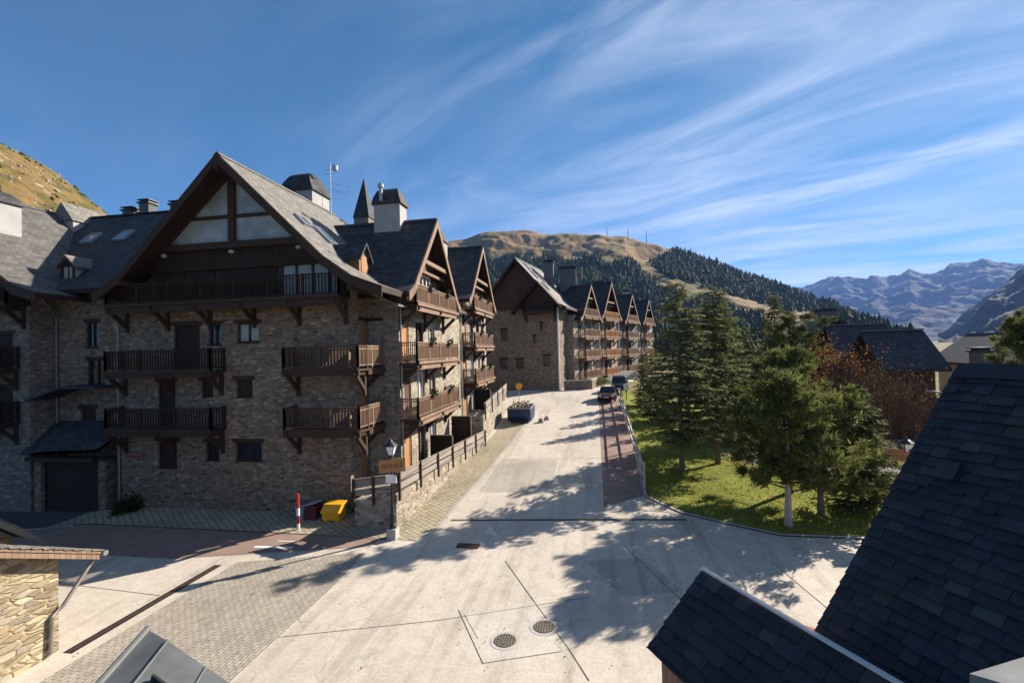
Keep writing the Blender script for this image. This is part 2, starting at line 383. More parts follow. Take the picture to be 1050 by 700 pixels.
# ------------------------------------------------------------------ ground and paving
def overlay(name, pts, dz, mat, step=1.0, kind='structure'):
    bm = bmesh.new(); f = bm.faces.new([bm.verts.new((p[0], p[1], 0)) for p in pts]); f.normal_update()
    if f.normal.z < 0: bmesh.ops.reverse_faces(bm, faces=[f])
    xs = [p[0] for p in pts]; ys = [p[1] for p in pts]
    for ax, lo, hi in ((0, min(xs), max(xs)), (1, min(ys), max(ys))):
        k = math.ceil(lo/step)
        while k*step < hi:
            co = [0, 0, 0]; co[ax] = k*step; no = [0, 0, 0]; no[ax] = 1
            bmesh.ops.bisect_plane(bm, geom=bm.verts[:]+bm.edges[:]+bm.faces[:], plane_co=co, plane_no=no); k += 1
    bmesh.ops.triangulate(bm, faces=bm.faces[:])
    for v in bm.verts: v.co.z = gz(v.co.x, v.co.y)+dz
    me = bpy.data.meshes.new(name); bm.to_mesh(me); bm.free(); me.materials.append(mat)
    o = bpy.data.objects.new(name, me); C.objects.link(o); o['kind'] = kind; INV[o.name] = Matrix.Identity(4)
    return o
def strip(pts, w):                                 # polygon along a polyline
    L, R = [], []
    P = [Vector((p[0], p[1])) for p in pts]
    for i, p in enumerate(P):
        d = (P[min(i+1, len(P)-1)]-P[max(i-1, 0)]).normalized(); n = Vector((-d.y, d.x))
        L.append(p+n*w/2); R.append(p-n*w/2)
    return [tuple(q) for q in L+R[::-1]]
def make_ground():
    def axis(lo, hi, far):
        a = [lo-x for x in far][::-1] + list(range(lo, hi+1)) + [hi+x for x in far]; return a
    far = [3, 8, 18, 40, 80, 160, 320, 700, 1500, 3500, 8000]
    xs = axis(-55, 60, far); ys = axis(-15, 110, far)
    v = [(x, y, gz(x, min(max(y, -15), 140)) ) for y in ys for x in xs]; n = len(xs)
    f = []
    for j in range(len(ys)-1):
        for i in range(n-1):
            a = j*n+i; f += [(a, a+1, a+n+1), (a, a+n+1, a+n)]
    me = bpy.data.meshes.new('ground'); me.from_pydata(v, [], f); me.materials.append(M_grass('meadow', [(.10, .10, .035), (.16, .14, .05), (.22, .17, .075)], .12))
    o = bpy.data.objects.new('ground', me); C.objects.link(o); o['kind'] = 'structure'
make_ground()
PAVE_Y = M_pavers('pavers_yellow', (.36, .31, .21), (.46, .40, .285), (.15, .13, .085), .25, .25, .022, rad(38), 0)
PAVE_B = M_pavers('pavers_block', (.34, .30, .25), (.45, .40, .335), (.19, .165, .13), .22, .11, .012, rad(90))
RED = M_pavers('red_surface', (.28, .19, .155), (.32, .225, .185), (.22, .155, .13), .5, .5, .006)
DIRT = M_grass('dirt', [(.20, .15, .10), (.30, .24, .17), (.38, .31, .23)], .7)
LAWN = M_grass('lawn_soil', [(.11, .14, .022), (.19, .21, .035), (.28, .27, .06)], .6)
overlay('plaza', [(-34, 2), (22, 2), (22, 17), (10.9, 20.2), (7.2, 20.2), (3.9, 22.1), (2.55, 24), (2.6, 26), (2.9, 45), (3.3, 60), (5.5, 75), (12, 100), (4.6, 100), (.2, 78), (-2.3, 64), (-13, 58), (-13, 46), (-8.6, 46), (-8.2, 18.4), (-24, 18.4), (-26, 23), (-34, 23)], .008, CONC)
overlay('paver_apron', [(-13.15, 3), (-8.55, 3), (-8.55, 14.4), (-8.7, 17.2), (-13.15, 15.9)], .016, PAVE_B)
overlay('red_path', [(-29, 16.0), (-16, 15.9), (-8.75, 17.75), (-8.7, 18.5), (-14, 18.6), (-29, 18.8)], .020, RED)
overlay('pavement', [(-26, 18.9), (-14, 18.7), (-7.2, 18.45), (-6.75, 19.6), (-6.2, 27), (-5.7, 35.5), (-5.3, 45), (-7.6, 45), (-7.6, 33), (-7.95, 29), (-8.3, 19.7), (-10.2, 19.7), (-10.3, 21.0), (-26, 21.0)], .024, PAVE_Y)
overlay('red_pavement', [(.45, 22.6), (2.5, 24.3), (2.55, 26.6), (2.9, 45), (3.2, 57), (.9, 57)], .020, RED)
overlay('kerb', strip([(-7.2, 18.45), (-6.75, 19.6), (-6.2, 27), (-5.7, 35.5), (-5.3, 45)], .16), .034, CONC_K)
overlay('lawn', [(2.75, 26.4), (2.72, 24.1), (4.0, 22.35), (7.2, 20.45), (10.9, 20.45), (17, 20.5), (34, 24), (40, 45), (24, 60), (3.6, 58), (3.05, 45)], .05, LAWN)
overlay('lawn_edging', strip([(2.55, 26.6), (2.52, 24.1), (3.9, 22.2), (7.2, 20.28), (10.9, 20.28), (17, 20.3)], .16), .06, CONC_K)
overlay('footpath', [(9.2, 34), (12.5, 30), (17.5, 27.4), (30, 28.5), (30, 31), (18, 30.3), (14.5, 33), (12, 37)], .058, CONC)
overlay('bank', [(8.2, 36), (8.3, 32.2), (11.5, 27.2), (15, 25.4), (17.5, 27.2), (12.4, 29.9), (9.2, 33.9)], .062, DIRT)
overlay('court', [(20, 36.5), (40, 36), (44, 60), (24, 60)], .058, CONC)
overlay('driveway', [(-44, 18.75), (-29, 18.85), (-26.1, 19.0), (-25.9, 21), (-24.3, 21.02), (-24.3, 22.28), (-29.7, 22.28), (-29.8, 20.98), (-44, 20.95)], .020, M_concrete('asphalt', (.075, .073, .072)))
overlay('trench_drain', [(-6.35, 20.55), (-6.35, 20.73), (3.9, 21.6), (3.95, 21.42)], .014, JOINT)
def joint(pts, w=.03):
    overlay('road_joint', strip(pts, w), .014, JOINT)
J = lambda x, y: tuple(at(x, y, Z=0))[:2]
joint([J(518, 575), J(545, 613)]); joint([J(545, 613), J(585, 668), J(604, 698)])
joint([J(640, 560), J(725, 640)]); joint([J(490, 655), J(476, 630)], .02); joint([J(240, 658), J(450, 636), J(605, 612)], .02)
joint([J(495, 680), J(470, 625)], .02); joint([J(495, 680), J(575, 668)], .02); joint([J(790, 575), J(850, 625)], .03)
joint([J(560, 440), J(600, 441)], .03); joint([(-5.8, 30), (.6, 30.4)], .03); joint([(-5.6, 39), (.8, 39.4)], .03)
joint([(-24, 14.2), (-13.9, 13.4)], .02); joint([(-18.5, 9), (-18.3, 15.8)], .02)
CONC_P = M_concrete('concrete_patch', (.53, .49, .43)); CONC_Q = M_concrete('concrete_old', (.42, .385, .335))
overlay('concrete_patch', [J(473, 632), J(548, 617), J(560, 622), J(600, 660), J(575, 668), J(495, 680)], .012, CONC_P)
overlay('concrete_patch', [J(600, 575), J(660, 572), J(700, 606), J(640, 612)], .012, CONC_Q); overlay('concrete_patch', [(-5.9, 24.2), (-2.1, 24.3), (-2.2, 29.9), (-5.7, 29.8)], .012, CONC_Q)
def manhole(x, y, r, label):
    z = gz(x, y)+.016
    t = thing('manhole_cover', label, 'manhole cover', (x, y, z), 0)
    mb = MB(); mb.lathe((x, y, z-.05), [(r+.11, 0), (r+.11, .052)], 28); mb.build('collar', CONC_K, t)
    mb = MB(); mb.lathe((x, y, z), [(r, 0), (r, .014), (r*.93, .014)], 28)
    mb.build('lid', MAN, t)
MAN = M_pavers('cast_iron', (.22, .19, .155), (.29, .25, .20), (.07, .06, .05), .07, .07, .02, 0, 0)
manhole(*J(518, 657), .29, 'round cast iron manhole cover with open concrete around it, nearer of two')
manhole(*J(558, 643), .29, 'round cast iron manhole cover at the edge of the tree shadow')
mb = MB(); x, y = J(480, 560); z = gz(x, y); mb.box(x-.45, x+.45, y-.22, y+.22, z+.012, z+.024)
tag(mb.build('drain_grate', RUST), 'rusty rectangular drain grate in the plaza near the street lamp', 'drain grate')
# long slotted drain on the left of the plaza
t = thing('slot_drain', 'long rusty slot drain running across the left of the plaza', 'drain', (-13.7, 13, 0))
for dx in (-.13, .05):
    mb = MB(); mb.box(-13.7+dx, -13.7+dx+.09, 10.5, 15.6, .006, .022); mb.build('slot', LEAD, t)
mb = MB(); mb.box(-13.738, -13.652, 10.5, 15.6, .006, .020); mb.build('channel', RUST, t)
# painted marks
for i, (a, b, w) in enumerate([((261, 561), (300, 562), .16), ((285, 555), (306, 556), .06)]):
    p, q = at(*a, Z=0), at(*b, Z=0)
    overlay('painted_line', strip([(p.x, p.y), (q.x, q.y)], w), .030, WHITE)
overlay('painted_arrow', [J(497, 548), J(503, 541), J(511, 551)], .018, M_plain('worn_paint', (.6, .59, .56), .8, .2, 0, .3))
overlay('painted_kerb_line', strip([(6.0, 13.6), (4.9, 14.2)], .22), .018, M_plain('red_paint', (.45, .03, .03), .6))

# ------------------------------------------------------------------ building components
def wall_panel(mb, F, s0, s1, h0, h1, holes, dep=.24):
    ss = sorted(set([s0, s1] + [a for h in holes for a in h[:2]])); hs = sorted(set([h0, h1] + [a for h in holes for a in h[2:4]]))
    for i in range(len(ss)-1):
        for j in range(len(hs)-1):
            a, b, c, d = ss[i], ss[i+1], hs[j], hs[j+1]
            if any(q[0] <= a+1e-6 and q[1] >= b-1e-6 and q[2] <= c+1e-6 and q[3] >= d-1e-6 for q in holes): continue
            mb.poly([F.p(a, c), F.p(b, c), F.p(b, d), F.p(a, d)])
    for a, b, c, d in [q[:4] for q in holes]:
        mb.poly([F.p(a, c), F.p(a, d), F.p(a, d, -dep), F.p(a, c, -dep)][::-1]); mb.poly([F.p(b, c), F.p(b, d), F.p(b, d, -dep), F.p(b, c, -dep)])
        mb.poly([F.p(a, d), F.p(b, d), F.p(b, d, -dep), F.p(a, d, -dep)][::-1]); mb.poly([F.p(a, c), F.p(b, c), F.p(b, c, -dep), F.p(a, c, -dep)])
def window(F, s0, s1, h0, h1, root, fm=None, pm=None, mull=1, lintel=True, bars=0):
    fm = fm or WOOD_B; pm = pm or GLASS; d0, d1 = -.20, -.10; w = .07
    mb = MB()
    F.box(mb, s0, s0+w, h0, h1, d0, d1); F.box(mb, s1-w, s1, h0, h1, d0, d1)
    F.box(mb, s0+w, s1-w, h0, h0+w, d0, d1-.003); F.box(mb, s0+w, s1-w, h1-w, h1, d0, d1-.003)
    for i in range(mull):
        c = s0+(s1-s0)*(i+1)/(mull+1); F.box(mb, c-w*.6, c+w*.6, h0+w, h1-w, d0+.01, d1+.004)
    for i in range(bars):
        c = h0+(h1-h0)*(i+1)/(bars+1); F.box(mb, s0+w, s1-w, c-.02, c+.02, d0+.02, d1-.02)
    o = mb.build('window', fm, root)
    mb = MB(); F.box(mb, s0+w*.5, s1-w*.5, h0+w*.5, h1-w*.5, -.19, -.16); mb.build('pane', pm, o)
    if lintel:
        mb = MB(); F.box(mb, s0-.14, s1+.14, h1, h1+.17, -.2, .035); mb.build('lintel', WOOD_B, o)
        mb = MB(); F.box(mb, s0-.06, s1+.06, h0-.06, h0, -.2, .05); mb.build('sill', WOOD_B, o)
    return o
def door(F, s0, s1, h0, h1, root, m=None, name='door', lintel=True, d=-.12, label=None):
    mb = MB(); F.box(mb, s0, s1, h0, h1, d-.08, d)
    for c in (s0+.02, s1-.10): F.box(mb, c, c+.08, h0, h1, d, d+.03)
    F.box(mb, s0+.1, s1-.1, h0+.1, h0+.22, d, d+.028); F.box(mb, s0+.1, s1-.1, h1-.22, h1-.1, d, d+.028)
    o = mb.build(name, m or WOOD_D, root)
    if label: o['label'] = label
    if lintel:
        mb = MB(); F.box(mb, s0-.15, s1+.15, h1, h1+.2, -.2, .04); mb.build('lintel', WOOD_B, o)
    return o
def flower_box(F, s, h, d, root, rnd):
    mb = MB(); F.box(mb, s-.3, s+.3, h, h+.16, d, d+.18); o = mb.build('flower_box', LEAD, root)
    mb = MB()
    for i in range(26):
        p = F.p(s+rnd.uniform(-.32, .32), h+.14+rnd.uniform(-.06, .26), d+.09+rnd.uniform(-.12, .14)); a = Vector((rnd.uniform(-1, 1), rnd.uniform(-1, 1), rnd.uniform(-1, 1))).normalized()*.09
        b = a.orthogonal().normalized()*.07; mb.poly([p-a, p+b, p+a, p-b])
    mb.build('plant', LEAF_D, o)
def balcony(F, s0, s1, h, dep, root, rm=None, dm=None, rail=1.05, nbr=3, left=True, right=True, fronts=True, fl=(), rnd=None, beam=.2, close=.105):
    dm = dm or WOOD_B; rm = rm or WOOD_D
    mb = MB(); F.box(mb, s0, s1, h-.09, h, .004, dep); F.box(mb, s0, s1, h-.09-beam, h-.092, dep-.14, dep-.02)
    F.box(mb, s0+.02, s1-.02, h-.05, h+.10, dep+.001, dep+.045)
    deck = mb.build('balcony', dm, root)
    mb = MB()
    def run(a, b):                                  # railing between two (s,d) points
        A, B = F.p(a[0], h, a[1]), F.p(b[0], h, b[1]); L = (B-A).length; n = (B-A)/L
        z = Vector((0, 0, 1))
        mb.beam(A+z*rail, B+z*rail, .10, .06); mb.beam(A+z*.17, B+z*.17, .055, .06); mb.beam(A+z*(rail-.13), B+z*(rail-.13), .05, .045)
        k = max(1, round(L/1.8))
        for i in range(k+1):
            q = A+n*(L*i/k); mb.beam(q+z*.0, q+z*(rail+.06), .095, .095)
        m = max(2, int(L/close))
        for i in range(1, m):
            q = A+n*(L*i/m); mb.beam(q+z*.14, q+z*(rail-.02), .058, .03, n)
    d = dep-.06
    run((s0+.05, d), (s1-.05, d))
    if left: run((s0+.05, .06), (s0+.05, d))
    if right: run((s1-.05, .06), (s1-.05, d))
    mb.build('railing', rm, deck)
    for i in range(nbr):
        s = s0+.2+(s1-s0-.4)*(i/(nbr-1) if nbr > 1 else .5)
        mb = MB(); F.beam(mb, (s, h-1.05, .02), (s, h-.30, dep-.18), .15, .17); F.beam(mb, (s, h-.2, 0), (s, h-.2, dep+.12), .15, .16)
        F.box(mb, s-.08, s+.08, h-1.25, h-.29, .0, .14)
        mb.build('bracket', dm, deck)
    for s in fl: flower_box(F, s, h+rail-.12, dep-.02, deck, rnd or random.Random(3))
    return deck
def xat(prof, h):                                  # the two x at height h on a roof profile
    out_ = []
    for (a, b), (c, d) in zip(prof[:-1], prof[1:]):
        if min(b, d) <= h <= max(b, d) and abs(b-d) > 1e-6: out_.append(a+(c-a)*(h-b)/(d-b))
    return min(out_), max(out_)
def roof(root, prof, y0, y1, T, mats, th=.22, name='roof', barge=True):
    """prof: (x,z) local, extruded along local y; T maps local to world."""
    mb = MB(); n = len(prof); lo = [(x, z-th*1.25) for x, z in prof]
    for i in range(n-1):
        a, b = prof[i], prof[i+1]; c, d = lo[i], lo[i+1]
        ymid = y0+(y1-y0)
        mb.cur = 0; mb.poly([T@Vector((a[0], y0, a[1])), T@Vector((b[0], y0, b[1])), T@Vector((b[0], y1, b[1])), T@Vector((a[0], y1, a[1]))])
        mb.cur = 1; mb.poly([T@Vector((c[0], y1, c[1])), T@Vector((d[0], y1, d[1])), T@Vector((d[0], y0, d[1])), T@Vector((c[0], y0, c[1]))])
        mb.poly([T@Vector((c[0], y0, c[1])), T@Vector((d[0], y0, d[1])), T@Vector((b[0], y0, b[1])), T@Vector((a[0], y0, a[1]))])
        mb.poly([T@Vector((a[0], y1, a[1])), T@Vector((b[0], y1, b[1])), T@Vector((d[0], y1, d[1])), T@Vector((c[0], y1, c[1]))])
    for k, e in ((0, 1), (n-1, -1)):
        a, c = prof[k], lo[k]; q = [T@Vector((a[0], y0, a[1])), T@Vector((a[0], y1, a[1])), T@Vector((c[0], y1, c[1])), T@Vector((c[0], y0, c[1]))]
        mb.poly(q if e > 0 else q[::-1])
    o = mb.build(name, mats, root)
    if barge:
        mb = MB()
        for i in range(n-1):
            a, b = prof[i], prof[i+1]
            mb.prism([T@Vector((a[0], y0+.003, a[1]-.05)), T@Vector((b[0], y0+.003, b[1]-.05)), T@Vector((b[0], y0+.003, b[1]-.50)), T@Vector((a[0], y0+.003, a[1]-.50))], T.to_3x3()@Vector((0, -.055, 0)))
        mb.build('bargeboard', barge if not isinstance(barge, bool) else WOOD_B, o)
    # ridge capping: overlapping slates along the ridge
    rx, rz = max(prof, key=lambda p: p[1]); mb = MB(); y = y0
    while y < y1-.1:
        for sgn in (-1, 1):
            p = T@Vector((rx, y, rz+.045)); mb.obox(p, T.to_3x3()@Vector((0, min(.5, y1-y)-.01, 0)), T.to_3x3()@Vector((sgn*.2, 0, -.2)), T.to_3x3()@Vector((sgn*.014, 0, .014)))
        y += .5
    mb.build('ridge_cap', mats[0], o)
    return o
def skylight(root, p, u, v, w, l, parent=None):
    """flat roof window lying on a slope: p corner, u across, v up the slope"""
    p = Vector(p); u = Vector(u).normalized(); v = Vector(v).normalized(); n = u.cross(v).normalized()
    if n.z < 0: n = -n
    mb = MB()
    for o, a, b in ((p, u*w, v*.08), (p+v*(l-.08), u*w, v*.08), (p+v*.08, u*.08, v*(l-.16)), (p+u*(w-.08)+v*.08, u*.08, v*(l-.16))): mb.obox(o-n*.1, a, b, n*.2)
    f = mb.build('skylight', ZINC, parent or root)
    mb = MB(); mb.obox(p+u*.04+v*.04-n*.05, u*(w-.08), v*(l-.08), n*.11); mb.build('pane', GLASS_S, f)
def chimney(root, x0, x1, y0, y1, z0, z1, cap, capm=None, wm=None, hcap=.9, axis='x', pots=0, name='chimney'):
    mb = MB(); mb.box(x0, x1, y0, y1, z0, z1); c = mb.build(name, wm or RENDER_W, root)
    mb = MB(); e = .12; capm = capm or SLATE
    X0, X1, Y0, Y1 = x0-e, x1+e, y0-e, y1+e
    if cap in ('dome', 'gable'):
        if axis == 'x': half = (Y1-Y0)/2; mid = (Y0+Y1)/2
        else: half = (X1-X0)/2; mid = (X0+X1)/2
        if cap == 'gable': pr = [(-half, 0), (half, 0), (0, hcap)]
        else: pr = [(-half, 0), (half, 0), (half*.93, hcap*.42), (half*.62, hcap*.82), (half*.25, hcap), (-half*.25, hcap), (-half*.62, hcap*.82), (-half*.93, hcap*.42)]
        if axis == 'x':
            k = len(pr); ends = []
            ins = [0.0 if cap == 'gable' else (.0 if z < hcap*.1 else .12+.45*(z/hcap)**2)*half for _, z in pr]
            A = [Vector((X0+i_, mid+a, z1+z)) for (a, z), i_ in zip(pr, ins)]; B = [Vector((X1-i_, mid+a, z1+z)) for (a, z), i_ in zip(pr, ins)]
        else:
            ins = [0.0 if cap == 'gable' else (.0 if z < hcap*.1 else .12+.45*(z/hcap)**2)*half for _, z in pr]
            A = [Vector((mid+a, Y1-i_, z1+z)) for (a, z), i_ in zip(pr, ins)]; B = [Vector((mid+a, Y0+i_, z1+z)) for (a, z), i_ in zip(pr, ins)]
        k = len(pr); mb.poly(A[::-1]); mb.poly(B)
        for i in range(k):
            j = (i+1) % k; mb.poly([A[i], A[j], B[j], B[i]])
    else:
        mb.box(X0, X1, Y0, Y1, z1, z1+.12); mb.box(x0+.08, x1-.08, y0+.08, y1-.08, z1+.12, z1+.26); mb.box(X0+.03, X1-.03, Y0+.03, Y1-.03, z1+.26, z1+.34)
    mb.build('chimney_cap', capm, c)
    for i in range(pots):
        mb = MB(); px_ = x0+(x1-x0)*(i+.5)/pots; mb.lathe((px_, (y0+y1)/2, z1+hcap*.6), [(.15, 0), (.15, .75), (.22, .8), (.24, .9), (.2, 1.0), (.05, 1.05)], 10); mb.build('flue', ZINC, c)
    return c
def downpipe(root, path, r=.05, m=None, name='downpipe'):
    mb = MB(); mb.tube(path, r, 8); return mb.build(name, m or COPPER, root)
LEAF_D = M_leaf('leaf_dark', (.015, .03, .010), (.05, .08, .02))
I4 = Matrix.Identity(4)

# ------------------------------------------------------------------ the front houses (facing the plaza, along X)
def plaza_house():
    t = thing('gabled_house', 'large stone chalet with glazed timber gable and yellow grit box at its foot', 'house', (-24, 21, 0))
    F = Fr((-24, 21, 0), (1, 0, 0), (0, -1, 0)); Wd = 12.7
    ops = [('shut', 2.2, 3.3, 2.05, 3.45), ('win', 4.95, 5.7, 2.55, 3.45), ('win', 6.6, 8.05, 2.55, 3.45),
           ('shut', 2.25, 3.25, 4.2, 6.5), ('shut', 4.75, 5.4, 5.65, 6.5), ('shut', 6.7, 7.6, 5.6, 6.5),
           ('shut', 3.2, 4.7, 7.0, 9.3), ('win', 5.2, 5.9, 8.3, 9.3), ('wing', 6.8, 8.0, 8.35, 9.3), ]
    holes = [o[1:] for o in ops]
    Wm = MB(); wall_panel(Wm, F, 0, Wd, -.6, 10.25, holes)
    R = Fr((-11.3, 21, 0), (0, 1, 0), (1, 0, 0))
    rh = [(1.15, 1.85, 1.3, 3.6), (1.15, 1.85, 4.2, 6.5), (1.15, 1.85, 7.0, 9.3)]
    wall_panel(Wm, R, 0, 2.0, -.6, 11.4, rh); 
    L = Fr((-24, 30, 0), (0, -1, 0), (-1, 0, 0)); wall_panel(Wm, L, 0, 9, -.6, 11, [])
    Wm.build('wall', [STONE], t)
    # timber storey and glazed gable, set under the roof
    prof = [(-23.9, 10.95), (-22.35, 11.95), (-17, 17.25), (-11.7, 12.1), (-10.35, 11.15), (-8.9, 10.6)]
    inner = [(-23.9, 10.6), (-22.35, 11.6), (-17, 16.9), (-11.7, 11.75), (-10.35, 10.8)]
    mb = MB(); yw = 20.95
    pts = [(-23.9, 10.26), (-11.3, 10.26), (-11.3, 11.45), (-13.1, 13.05), (-20.9, 13.05), (-22.3, 11.6), (-23.9, 10.6)]
    mb.prism([Vector((x, yw, z)) for x, z in pts], (0, .15, 0)); mb.build('timber_storey', WOOD_R, t)
    # shutters on the timber storey
    Fw = Fr((0, 20.95, 0), (1, 0, 0), (0, -1, 0))
    for a, b in ((-21.7, -20.0), (-19.9, -18.3), (-18.1, -16.6), (-16.5, -14.9)):
        mb = MB(); Fw.box(mb, a, b, 10.35, 12.55, .002, .05); mb.build('shutter', WOOD_D, t)
    # window group at the right of the top balcony
    mb = MB()
    for a in (-14.6, -13.85, -13.0, -12.15, -11.55): Fw.box(mb, a-.05, a+.05, 10.35, 12.45 if a < -12.5 else 11.9, .003, .09)
    Fw.box(mb, -14.65, -12.1, 12.4, 12.55, .003, .10)
    wf = mb.build('window', WOOD_B, t)
    mb = MB(); Fw.box(mb, -14.55, -12.2, 10.4, 12.4, .004, .03); mb.poly([Fw.p(-12.15, 10.4, .03), Fw.p(-11.5, 10.4, .03), Fw.p(-11.5, 11.55, .03), Fw.p(-12.15, 12.2, .03)]); mb.build('pane', CURTAIN, wf)
    # big gable glazing
    mb = MB(); yg = 20.55
    g = [(-20.55, 13.3), (-13.45, 13.3), (-17, 16.55)]
    mb.prism([Vector((x, yg+.05, z)) for x, z in g], (0, .05, 0)); pane = mb.build('gable_glazing', GLAZE, t)
    mb = MB(); mb.box(-20.98, -13.02, yg-.1, yg+.25, 12.95, 13.27); mb.box(-17.17, -16.83, yg-.12, yg+.2, 13.28, 16.9)
    mb.box(-19.3, -14.7, yg-.04, yg+.12, 14.42, 14.58)
    mb.beam((-20.75, yg, 13.25), (-17, yg, 16.72), .18, .22); mb.beam((-13.25, yg, 13.25), (-17, yg, 16.72), .18, .22)
    mb.build('gable_frame', WOOD_B, t)
    mb = MB(); mb.prism([Vector((x, yg+.2, z)) for x, z in [(-22.2, 12.0), (-21, 13.0), (-13, 13.0), (-11.9, 12.0)]], (0, .1, 0)); mb.build('gable_boarding', WOOD_D, t)
    rf = roof(t, prof, 19.6, 30, I4, [SLATE_LIT, WOOD_D])
    # right-slope roof windows
    v = Vector((-1, 0, 1)).normalized(); n = Vector((1, 0, 1)).normalized()
    for (X, Y, l) in ((-13.7, 21.3, .8), (-12.95, 22.3, 1.35)):
        skylight(t, Vector((X, Y, 17.25-(X+17)*.972))+n*.03, (0, 1, 0), (-1, 0, .972), .75, l, rf)
    # projecting purlin ends
    for x, z in ((-22.4, 11.5), (-10.4, 10.75), (-17, 16.7)):
        mb = MB(); mb.box(x-.1, x+.1, 19.5, 21.2, z-.25, z); mb.build('purlin', WOOD_B, t)
    # dormer on the right slope
    d = MB(); d.box(-12.6, -11.2, 22.05, 23.0, 11.2, 12.55); d.prism([Vector((-11.2, 22.05, 12.55)), Vector((-11.2, 23.0, 12.55)), Vector((-11.2, 22.525, 13.15))], (-1.4, 0, 0)); dm = d.build('dormer', WOOD_G, t)
    d = MB()
    for s in (-1, 1):
        d.prism([Vector((-11.0, 22.525, 13.28)), Vector((-11.0, 22.525+s*.7, 12.40)), Vector((-11.0, 22.525+s*.7, 12.28)), Vector((-11.0, 22.525, 13.16))], (-2.2, 0, 0))
    d.build('dormer_roof', SLATE, dm)
    d = MB(); d.box(-11.2, -11.17, 22.25, 22.8, 11.75, 12.6); d.build('shutter', WOOD_O, dm)
    # balconies
    rn = random.Random(2)
    balcony(F, .3, 12.85, 10.3, 1.05, t, nbr=6, rm=WOOD_D, beam=.3, close=.16)
    balcony(F, .15, 6.15, 7.0, 1.0, t, nbr=3, close=.15); balcony(F, .15, 6.15, 4.15, 1.0, t, nbr=3, close=.15)
    for h in (6.95, 4.15):
        bal = balcony(F, 9.9, 13.7, h, 1.0, t, nbr=2, rm=WOOD_R, right=True, close=.15)
        mb = MB(); mb.box(-11.29, -10.3, 21.0, 22.85, h-.09, h-.001); mb.box(-10.42, -10.3, 21, 22.85, h-.3, h-.092); mb.build('side_deck', WOOD_B, bal)
        mb = MB(); z = Vector((0, 0, 1)); A = Vector((-10.36, 20.1, h)); B = Vector((-10.36, 22.8, h))
        for q in (1.05, .17, .92): mb.beam(A+z*q, B+z*q, .08, .06)
        for k in range(1, 25): c = A+(B-A)*k/25; mb.beam(c+z*.14, c+z*1.03, .03, .058)
        for k in (0, .5, 1): c = A+(B-A)*k; mb.beam(c, c+z*1.1, .09, .09)
        mb.build('side_railing', WOOD_G, bal)
        mb = MB(); mb.beam((-11.28, 22.5, h-1.1), (-10.4, 22.5, h-.25), .15, .16); mb.build('bracket', WOOD_B, bal)
    for o in ops:
        if o[0] == 'shut': door(F, *o[1:], t, WOOD_D, 'shutter')
        elif o[0] == 'win': window(F, *o[1:], t, mull=1)
        else: window(F, *o[1:], t, mull=1, pm=CURTAIN)
    for q in rh: door(R, *q, t, WOOD_O, 'door', label='orange timber door leaf')
    # recess wall between this house and the street houses
    Rw = Fr((-11.3, 22.9, 0), (1, 0, 0), (0, -1, 0))
    mb = MB(); hs = [(.1, .75, 1.3, 3.6), (.1, .75, 4.2, 6.5), (.1, .75, 7.0, 9.3)]; wall_panel(mb, Rw, 0, 1.72, -.6, 11.2, hs); mb.build('wall', STONE_G, t)
    for q in hs: window(Rw, *q, t, mull=0)
    mb = MB(); mb.prism([Vector((-11.25, 21.6, 11.0)), Vector((-9.1, 21.6, 10.0)), Vector((-9.1, 21.6, 9.9)), Vector((-11.25, 21.6, 10.9))], (0, 1.4, 0)); mb.build('lean_to_roof', SLATE_LIT, t)
    # wall sign (weathered lettering too small to read)
    mb = MB(); F.box(mb, .35, 1.4, 2.65, 2.92, .01, .05); sg = mb.build('name_board', M_plain('sign_red', (.16, .045, .03), .6), t)
    mb = MB()
    for k in range(9): F.box(mb, .47+k*.095, .47+k*.095+.05, 2.73, 2.84, .051, .056)
    mb.build('lettering', M_plain('faded_letter', (.30, .16, .11), .7), sg)
    # wall lamps under the gable beam
    for x in (-21.0, -17.2, -13.6):
        mb = MB(); mb.lathe((x, 20.7, 12.72), [(.03, 0), (.12, .03), (.14, .1), (.1, .18), (.03, .2)], 10); mb.build('wall_lamp', M_plain('lamp_ceramic', (.5, .48, .44), .4), t)
    downpipe(t, [(-24.0, 20.9, 10.9), (-23.95, 20.85, 10.2), (-24.02, 20.9, 9.6), (-24.02, 20.9, 0)])
    return t
plaza_house()

